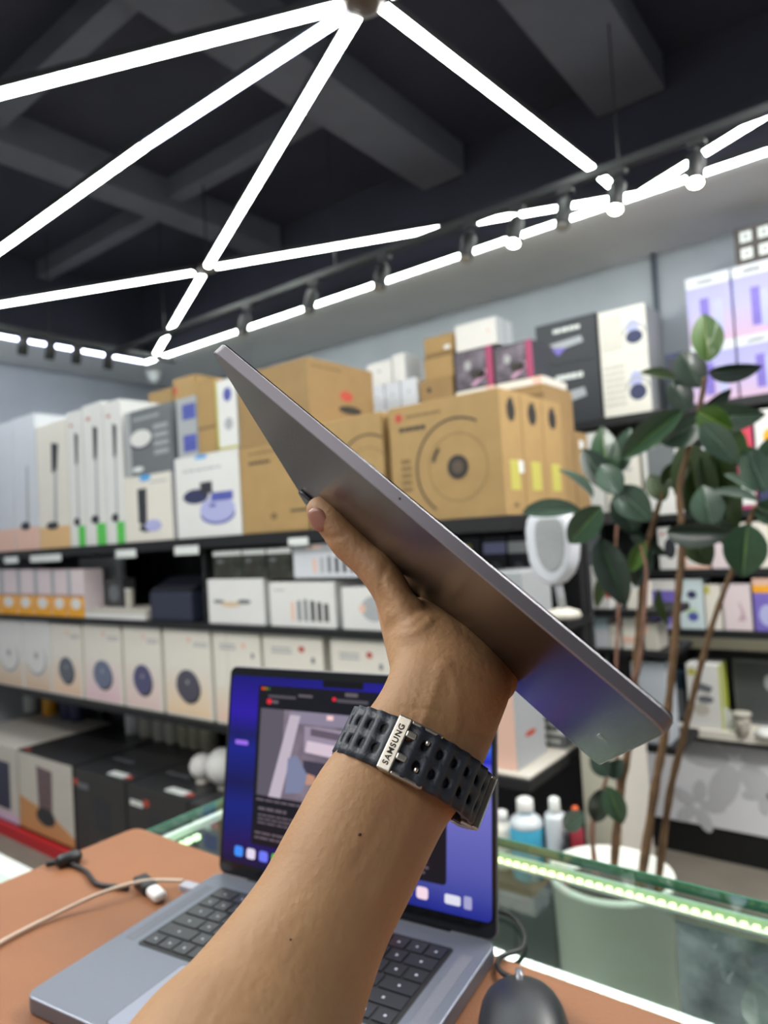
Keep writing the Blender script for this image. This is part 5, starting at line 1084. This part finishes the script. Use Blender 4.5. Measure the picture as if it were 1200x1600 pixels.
# connector pins, three short bright dashes near the lower short edge
q = on_back(940, 1152)
for k in (-1, 0, 1):
    o = obj('connector_pin', prism(rrect(0.0032, 0.0007, 0.0003, n=3, cx=q.x, cy=q.y + k * 0.0026), -0.00015, 0), mat('pin_bright', (210, 206, 200), 0.2, 0.9), parent=tb)
# microphone hole on the long edge
r_ = rayd(627, 777); yE = -TW / 2
o_w = ctr - ew * TW / 2; t_ = (o_w - EYE).dot(ew) / r_.dot(ew); ql = MTi @ (EYE + r_ * t_)
bm = prism(ellipse(0.00045, 0.00045, 12), -0.0001, 0.00015); bmesh.ops.transform(bm, matrix=Matrix.Translation((ql.x, -TW / 2, TT / 2)) @ Matrix.Rotation(PI / 2, 4, 'X'), verts=bm.verts)
obj('microphone_hole', bm, M_BLACK, parent=tb)
def TP(u, w_, n_):   # tablet coordinates: u 0..1 from A to D, w 0..1 from A to B (in metres beyond 1 allowed through n)
    return MT @ Vector((sgn * (-TL / 2 + u * TL), -TW / 2 + w_, n_))

# ================================================================== ARM AND HAND
def K(px, py, d): return P(px, py, d)
def loft(bm, secs, n=28, rnd=True):
    """secs: (centre, A axis vector, B axis vector) -> closed tube with elliptical sections"""
    rings = []
    for c_, A_, B_ in secs:
        rings.append([bm.verts.new(c_ + A_ * math.cos(2 * PI * k / n) + B_ * math.sin(2 * PI * k / n)) for k in range(n)])
    for i in range(len(rings) - 1):
        for k in range(n): bm.faces.new((rings[i][k], rings[i][(k + 1) % n], rings[i + 1][(k + 1) % n], rings[i + 1][k]))
    bm.faces.new(rings[0][::-1]); bm.faces.new(rings[-1])
def sections(rows, k=6):
    """rows: (Lpx, Lpy, Rpx, Rpy, depth, thickness m) outline pairs -> interpolated elliptical sections"""
    cs_, As, th = [], [], []
    for lx, ly, rx, ry, d, t in rows:
        l_, r__ = K(lx, ly, d), K(rx, ry, d); cs_.append((l_ + r__) / 2); As.append((r__ - l_) / 2); th.append(t)
    cc = smoothpts(cs_, k); aa = smoothpts(As, k); tt = smoothpts([Vector((t, 0, 0)) for t in th], k)
    out = []
    for i in range(len(cc)):
        tg = (cc[min(i + 1, len(cc) - 1)] - cc[max(i - 1, 0)]).normalized()
        A_ = aa[i]; B_ = tg.cross(A_).normalized() * tt[i].x
        out.append((cc[i], A_, B_))
    return out
arm_rows = [(60, 1800, 500, 1960, 0.190, 0.026), (205, 1600, 548, 1700, 0.225, 0.0275), (300, 1500, 560, 1612, 0.243, 0.027), (400, 1380, 597, 1490, 0.262, 0.0255), (452, 1290, 640, 1400, 0.275, 0.0245),
            (500, 1204, 690, 1300, 0.288, 0.0225), (550, 1140, 732, 1240, 0.298, 0.0205), (594, 1082, 760, 1178, 0.307, 0.0195), (613, 1035, 790, 1105, 0.316, 0.0195), (612, 1000, 797, 1085, 0.325, 0.019)]
bm = bmesh.new()
secs = sections(arm_rows); loft(bm, secs)
# palm: from wrist towards the tablet edge
palm_rows = [(614, 1040, 788, 1110, 0.314, 0.017), (607, 990, 797, 1082, 0.326, 0.019), (604, 962, 800, 1072, 0.338, 0.0175), (625, 945, 795, 1072, 0.350, 0.015), (650, 935, 795, 1066, 0.362, 0.011)]
loft(bm, sections(palm_rows))
def chain(pts, rad, k=6, n=16):
    q_ = smoothpts(pts, k); r_ = smoothpts([Vector((r, 0, 0)) for r in rad], k); add_tube(bm, q_, [v.x for v in r_], n)
# thumb
thumb_rows = [(622, 1050, 705, 1080, 0.318, 0.015), (604, 990, 680, 1020, 0.330, 0.0155), (586, 940, 652, 940, 0.340, 0.0135), (563, 906, 616, 874, 0.346, 0.0105), (541, 884, 588, 852, 0.350, 0.0093), (522, 866, 567, 831, 0.353, 0.0089), (508, 846, 551, 813, 0.356, 0.0092), (495, 828, 541, 799, 0.358, 0.0088), (484, 812, 530, 787, 0.360, 0.0076), (478, 800, 520, 779, 0.361, 0.0060), (479, 789, 510, 775, 0.3615, 0.0040), (485, 781, 500, 775, 0.362, 0.0016)]
loft(bm, sections(thumb_rows), 24)
def ball(c_, r_, sc=(1, 1, 1)):
    bmesh.ops.create_icosphere(bm, subdivisions=3, radius=r_, matrix=Matrix.Translation(c_) @ Matrix.Diagonal((*sc, 1)))
ball(K(658, 1003, 0.326), 0.0145); ball(K(632, 962, 0.334), 0.0110)      # thenar mound
ball(K(768, 1060, 0.330), 0.0125)                                        # heel of the hand
# metacarpals and the four fingers behind the tablet (display side)
wrist_pts = [K(650, 1040, 0.318), K(685, 1055, 0.318), (K(720, 1070, 0.320)), K(752, 1085, 0.322)]
us = [0.295, 0.40, 0.505, 0.60]
flen = [0.066, 0.074, 0.069, 0.054]
for i in range(4):
    r0_ = (0.0092, 0.0096, 0.0092, 0.0083)[i]
    base = TP(us[i], TW + 0.004, TT + r0_ * 1.0)
    out_ = TP(us[i] - 0.01, TW + 0.011, TT * 0.2 + 0.004)
    mid = (wrist_pts[i] + out_) / 2 + cam2w(Vector((0, 0, 0.006)))
    du = (i - 1.5) * 0.014
    L_ = flen[i]
    p1 = TP(us[i] + du, TW - L_ * 0.42, TT + r0_ * 1.35); p2 = TP(us[i] + du * 2, TW - L_ * 0.74, TT + r0_ * 1.15); p3 = TP(us[i] + du * 2.6, TW - L_ * 0.98, TT + r0_ * 0.85)
    chain([wrist_pts[i], mid, out_, base, p1, p2, p3], [0.012, 0.0115, 0.0088, r0_ * 0.98, r0_ * 0.98, r0_ * 0.9, r0_ * 0.66])
    ball(p3, r0_ * 0.66); ball(p1, r0_ * 1.02)
tmp = obj('arm_tmp', bm, None)
rm = tmp.modifiers.new('remesh', 'REMESH'); rm.mode = 'VOXEL'; rm.voxel_size = 0.0014; rm.use_smooth_shade = True
smm = tmp.modifiers.new('smooth', 'SMOOTH'); smm.factor = 0.6; smm.iterations = 9
dg = bpy.context.evaluated_depsgraph_get(); me = bpy.data.meshes.new_from_object(tmp.evaluated_get(dg))
bpy.data.objects.remove(tmp)
M_SKIN = mat('skin', (166, 124, 88), 0.6, sss=0.04, noise=0.05, nscale=28, bump=0.25, bscale=350, tint=(178, 138, 98))
me.materials.clear(); me.materials.append(M_SKIN)
# skin creases and tendons
def seg_d(px, py, pl_):
    best = 1e9
    for (x0, y0), (x1, y1) in zip(pl_, pl_[1:]):
        dx, dy = x1 - x0, y1 - y0; t = max(0, min(1, ((px - x0) * dx + (py - y0) * dy) / (dx * dx + dy * dy)))
        best = min(best, math.hypot(px - x0 - t * dx, py - y0 - t * dy))
    return best
FEAT = [([(628, 982), (646, 980), (662, 966)], -0.0007, 4.0), ([(668, 984), (680, 972)], -0.0006, 3.5), ([(604, 884), (596, 902), (598, 926), (612, 950)], -0.0008, 5.0),
        ([(700, 945), (724, 985), (752, 1010)], -0.0006, 6.0), ([(640, 1010), (690, 1018), (760, 1060)], -0.0005, 6.0), ([(498, 838), (512, 842), (538, 836)], -0.0007, 4.0),
        ([(628, 1105), (690, 1112), (758, 1150)], -0.0006, 4.5), ([(640, 1180), (668, 1110), (690, 1040)], 0.0009, 9.0), ([(590, 1400), (640, 1290), (668, 1200)], 0.0008, 12.0),
        ([(700, 1040), (716, 1080), (712, 1140)], 0.0006, 8.0), ([(560, 1350), (608, 1262)], -0.0005, 9.0)]
R3c = Matrix(((cr.x, cr.y, cr.z), (cu.x, cu.y, cu.z), (cf.x, cf.y, cf.z)))
for v in me.vertices:
    q = R3c @ (v.co - EYE)
    if v.normal.dot(EYE - v.co) < 0: continue
    px_, py_ = 600 + F * q.x / q.z, 800 - F * q.y / q.z
    if not (480 < px_ < 800 and 780 < py_ < 1420): continue
    dsp = 0.0
    for pl_, amp, wd_ in FEAT:
        amp *= 0.7
        d_ = seg_d(px_, py_, pl_)
        if d_ < wd_ * 3: dsp += amp * math.exp(-(d_ / wd_) ** 2)
    if dsp: v.co += v.normal * dsp
for p_ in me.polygons: p_.use_smooth = True
me.name = 'person'
person = bpy.data.objects.new('person', me); C.objects.link(person)
tag(person, 'bare left forearm and hand reaching up, gripping the tablet edge, thumb along its back', 'person')
# thumbnail and mole
def patch(name, c_, A_, B_, N_, t, m, n=20):
    bm_ = bmesh.new(); top = []
    for ring, hgt in ((1.0, -0.5), (0.92, 0.35), (0.6, 0.8), (0.25, 1.0)):
        top.append([bm_.verts.new(c_ + (A_ * math.copysign(abs(math.cos(2 * PI * k / n)) ** 0.75, math.cos(2 * PI * k / n)) + B_ * math.copysign(abs(math.sin(2 * PI * k / n)) ** 0.75, math.sin(2 * PI * k / n))) * ring + N_ * t * hgt) for k in range(n)])
    for i in range(3):
        for k in range(n): bm_.faces.new((top[i][k], top[i][(k + 1) % n], top[i + 1][(k + 1) % n], top[i + 1][k]))
    bm_.faces.new(top[3]); bmesh.ops.recalc_face_normals(bm_, faces=bm_.faces)
    return obj(name, bm_, m, parent=person, smooth=True)
nc = K(497, 812, 0.3515); tdir = (K(484, 790, 0.353) - K(508, 834, 0.350)).normalized(); side = (K(512, 806, 0.3515) - K(486, 818, 0.3545)).normalized()
patch('thumbnail', nc, side * 0.0048, tdir * 0.0066, side.cross(tdir).normalized() * (1 if side.cross(tdir).dot(EYE - nc) > 0 else -1), 0.0008, mat('nail', (168, 116, 98), 0.35, coat=0.15))['label'] = 'pink thumbnail'
# find skin surface for the mole
def skin_hit(px, py):
    o_ = EYE; d_ = rayd(px, py).normalized(); ok, loc, nor, idx = person.ray_cast(o_, d_)
    return (loc, nor) if ok else (K(px, py, 0.25), -d_)
for mx2, my2, rr in ((562, 1304, 0.0007), (454, 1468, 0.0004)):
    l_, n_ = skin_hit(mx2, my2); a_, b_ = frame_of(n_); patch('mole', l_ + n_ * 0.0001, a_ * rr, b_ * rr * 0.8, n_, rr * 0.4, mat('mole', (84, 50, 38), 0.6), 10)

# ================================================================== WRISTWATCH (strap with clasp, case on the far side)
wc0, wc1 = K(628, 1262, 0.289), K(680, 1142, 0.304)
ax = (wc1 - wc0).normalized()
cl_, cr_ = K(550, 1154, 0.297), K(728, 1234, 0.297)
wc = (cl_ + cr_) / 2; wA = (cr_ - cl_) / 2; wA = wA - ax * wA.dot(ax); rA = wA.length + 0.0008; wAn = wA.normalized()
wBn = ax.cross(wAn).normalized()
if wBn.dot(EYE - wc) < 0: wBn = -wBn
rB = 0.0232
MWt = Matrix((wAn, wBn, ax)).transposed().to_4x4(); MWt.translation = wc
if MWt.determinant() < 0: pass
watch = empty('wristwatch', wc); tag(watch, 'wristwatch on dark perforated rubber strap with steel clasp, worn on the forearm', 'watch')
def RW(phi, v, h=0.0):   # phi: 0 right side, 90 facing viewer; v along the forearm; h outward
    x, y = rA * math.cos(phi), rB * math.sin(phi)
    nx, ny = math.cos(phi) / rA, math.sin(phi) / rB; l_ = math.hypot(nx, ny)
    return wAn * (x + nx / l_ * h) + wBn * (y + ny / l_ * h) + ax * v
HWD = 0.0104
M_STRAP = mat('dark_rubber_strap', (44, 50, 62), 0.48, bump=0.15, bscale=1200)
# arc-length table
NT = 720; tab = [0.0]
for i in range(NT): tab.append(tab[-1] + (RW((i + 1) * 2 * PI / NT, 0) - RW(i * 2 * PI / NT, 0)).length)
def phi_at(s_):
    s_ = s_ % tab[-1]; lo, hi = 0, NT
    while hi - lo > 1:
        m_ = (lo + hi) // 2
        if tab[m_] <= s_: lo = m_
        else: hi = m_
    return (lo + (s_ - tab[lo]) / (tab[lo + 1] - tab[lo])) * 2 * PI / NT
def s_of(deg): return tab[int(round((deg % 360) / 360 * NT))]
def strap(name, d0, d1, off, hw, pitch=0.0062, holes=True):
    """band from angle d0 to d1, cells with two rows of oval holes, transverse ribs"""
    s0, s1 = s_of(d0), s_of(d1)
    if s1 < s0: s1 += tab[-1]
    nc_ = max(1, round((s1 - s0) / pitch)); pc = (s1 - s0) / nc_
    bm_ = bmesh.new(); N_ = 16
    def pt(s_, v_, lay):
        k_ = (s_ - s0) / pc; wave = 0.0007 * math.cos(2 * PI * k_)
        return RW(phi_at(s_), v_, off + lay + (wave if lay > 0.0009 else 0))
    vb = [(-hw, -hw * 0.78), (-hw * 0.78, 0.0), (0.0, hw * 0.78), (hw * 0.78, hw)]
    for lay, flip in ((0.0022, False), (0.0, True)):
        for c_ in range(nc_):
            sa, sb = s0 + c_ * pc, s0 + (c_ + 1) * pc; sm_ = (sa + sb) / 2
            for (va, vb_) in vb:
                hole = holes and abs(va) < hw * 0.79 and abs(vb_) < hw * 0.79
                if not hole:
                    ns = 4
                    for j in range(ns):
                        a_, b_ = sa + (sb - sa) * j / ns, sa + (sb - sa) * (j + 1) / ns
                        q4 = [bm_.verts.new(pt(*u_, lay)) for u_ in ((a_, va), (b_, va), (b_, vb_), (a_, vb_))]
                        f = bm_.faces.new(q4[::-1] if flip else q4)
                else:
                    vm = (va + vb_) / 2; hs, hv = pc / 2, (vb_ - va) / 2
                    outer, inner, mid_ = [], [], []
                    for k in range(N_):
                        a_ = 2 * PI * k / N_; ca, sa_ = math.cos(a_), math.sin(a_); q_ = max(abs(ca), abs(sa_))
                        outer.append((sm_ + hs * ca / q_, vm + hv * sa_ / q_)); inner.append((sm_ + pc * 0.23 * ca, vm + hv * 0.47 * sa_))
                        mid_.append((sm_ + (hs * ca / q_ + pc * 0.23 * ca) / 2, vm + (hv * sa_ / q_ + hv * 0.47 * sa_) / 2))
                    R3 = [[bm_.verts.new(pt(s_, v_, lay)) for s_, v_ in rr_] for rr_ in (outer, mid_, inner)]
                    for i in range(2):
                        for k in range(N_):
                            q4 = (R3[i][k], R3[i][(k + 1) % N_], R3[i + 1][(k + 1) % N_], R3[i + 1][k]); bm_.faces.new(q4[::-1] if flip else q4)
                    if not flip:
                        Z3_ = [bm_.verts.new(pt(s_, v_, 0.0)) for s_, v_ in inner]
                        for k in range(N_): bm_.faces.new((R3[2][k], R3[2][(k + 1) % N_], Z3_[(k + 1) % N_], Z3_[k]))
    # rims
    for v_ in (-hw, hw):
        for c_ in range(nc_ * 4):
            a_, b_ = s0 + c_ * pc / 4, s0 + (c_ + 1) * pc / 4
            bm_.faces.new([bm_.verts.new(x_) for x_ in (pt(a_, v_, 0.0), pt(b_, v_, 0.0), pt(b_, v_, 0.0022), pt(a_, v_, 0.0022))])
    for s_ in (s0, s1): bm_.faces.new([bm_.verts.new(x_) for x_ in (pt(s_, -hw, 0.0), pt(s_, hw, 0.0), pt(s_, hw, 0.0022), pt(s_, -hw, 0.0022))])
    bmesh.ops.remove_doubles(bm_, verts=bm_.verts, dist=0.00002); bmesh.ops.recalc_face_normals(bm_, faces=bm_.faces)
    return obj(name, bm_, M_STRAP, parent=watch, smooth=True)
strap('strap', 108, 236, 0.0016, HWD)['label'] = 'perforated strap half on the thumb side'
strap('strap', 8, 112, 0.0040, HWD)['label'] = 'perforated strap half running to the far side'
strap('under_strap', -6, 104, 0.0008, HWD * 0.93, holes=False)
shade_band = strap('strap_hole_shade', 112, 234, 0.0002, HWD * 0.93, holes=False); shade_band.data.materials.clear(); shade_band.data.materials.append(mat('strap_hole_shade', (18, 20, 26), 0.7))  # added dark band, stands in for the shade inside the strap holes
# steel clasp
M_STEEL = mat('brushed_steel', (206, 200, 188), 0.3, 0.9, noise=0.04, nscale=500)
def rbox(p0, p1, v0, v1, h0, h1, name, m=M_STEEL, bev=0.0006):
    """box bent on the band between angles p0..p1 (deg)"""
    bm_ = bmesh.new(); n_ = max(1, int(abs(p1 - p0) / 6)); rings = []
    for i in range(n_ + 1):
        ph = math.radians(p0 + (p1 - p0) * i / n_)
        rings.append([bm_.verts.new(RW(ph, v_, h_)) for v_, h_ in ((v0, h0), (v1, h0), (v1, h1), (v0, h1))])
    for i in range(n_):
        for k in range(4): bm_.faces.new((rings[i][k], rings[i][(k + 1) % 4], rings[i + 1][(k + 1) % 4], rings[i + 1][k]))
    bm_.faces.new(rings[0][::-1]); bm_.faces.new(rings[-1]); bmesh.ops.recalc_face_normals(bm_, faces=bm_.faces)
    return obj(name, bm_, m, parent=watch, bevel=bev, seg=2)
BH = 0.0111
bar = rbox(108, 118, -BH, BH, 0.0018, 0.0072, 'clasp_bar'); bar['label'] = 'steel clasp bar with engraved lettering'
rbox(84, 108, -BH, -BH + 0.0016, 0.002, 0.0066, 'clasp_frame'); rbox(84, 108, BH - 0.0016, BH, 0.002, 0.0066, 'clasp_frame')
for v_ in (-0.0052, 0.0040): rbox(101, 108.5, v_, v_ + 0.0028, 0.0055, 0.0072, 'clasp_pin')
for v_ in (-0.0065, 0.0045): rbox(91, 94, v_, v_ + 0.002, 0.0055, 0.0072, 'clasp_pin')
rbox(2, 13, -BH, BH, 0.0062, 0.0092, 'end_bar')['label'] = 'steel end bar on the right side of the wrist'
rbox(-24, 8, -BH, -BH + 0.0018, 0.0015, 0.0088, 'end_frame'); rbox(-24, 4, BH - 0.0018, BH, 0.0015, 0.0080, 'end_frame'); rbox(-12, 4, -BH, -BH + 0.005, -0.001, 0.0045, 'end_lug', M_BLACK)
# round watch case on the back of the wrist
cph = math.radians(272); cp = RW(cph, 0, 0.0)
nrm = (RW(cph, 0, 0.01) - cp).normalized(); zq_ = nrm; xq_ = ax; yq_ = zq_.cross(xq_)
MC = Matrix((xq_, yq_, zq_)).transposed().to_4x4(); MC.translation = cp
for nm, prof, m_ in (('case', [(0.0195, 0.0005), (0.0215, 0.002), (0.0215, 0.009), (0.0195, 0.0105)], M_STEEL), ('dial', [(0.0185, 0.0105), (0.0188, 0.0108), (0.0180, 0.0118), (0.001, 0.0119)], mat('dial_black', (8, 8, 10), 0.05))):
    bm_ = lathe(prof, 36); bmesh.ops.transform(bm_, matrix=MC, verts=bm_.verts); obj(nm, bm_, m_, parent=watch, smooth=True)
rbox(236, 262, -HWD, HWD, 0.0010, 0.0036, 'strap_end', M_STRAP); rbox(282, 356, -HWD, HWD, 0.0010, 0.0036, 'strap_end', M_STRAP)
# SAMSUNG engraving
fc = bpy.data.curves.new('txt', 'FONT'); fc.body = 'SAMSUNG'; fc.size = 0.0033; fc.align_x = 'CENTER'; fc.align_y = 'CENTER'; fc.extrude = 0.0001; fc.space_character = 1.15; fc.offset = 0.00006
fo = bpy.data.objects.new('txt', fc); C.objects.link(fo); dg = bpy.context.evaluated_depsgraph_get()
tme = bpy.data.meshes.new_from_object(fo.evaluated_get(dg)); bpy.data.objects.remove(fo)
phb = math.radians(113); pb = RW(phb, -0.0005, 0.00728); nb = (RW(phb, 0, 0.01) - RW(phb, 0, 0)).normalized()
tx = ax; tz2 = nb; ty = tz2.cross(tx)
MX = Matrix((tx, ty, tz2)).transposed().to_4x4(); MX.translation = pb
tme.transform(MX); tme.materials.clear(); tme.materials.append(mat('engraving_dark', (52, 50, 48), 0.6))
to = bpy.data.objects.new('lettering', tme); C.objects.link(to); to.parent = watch; to['label'] = 'engraved word SAMSUNG'
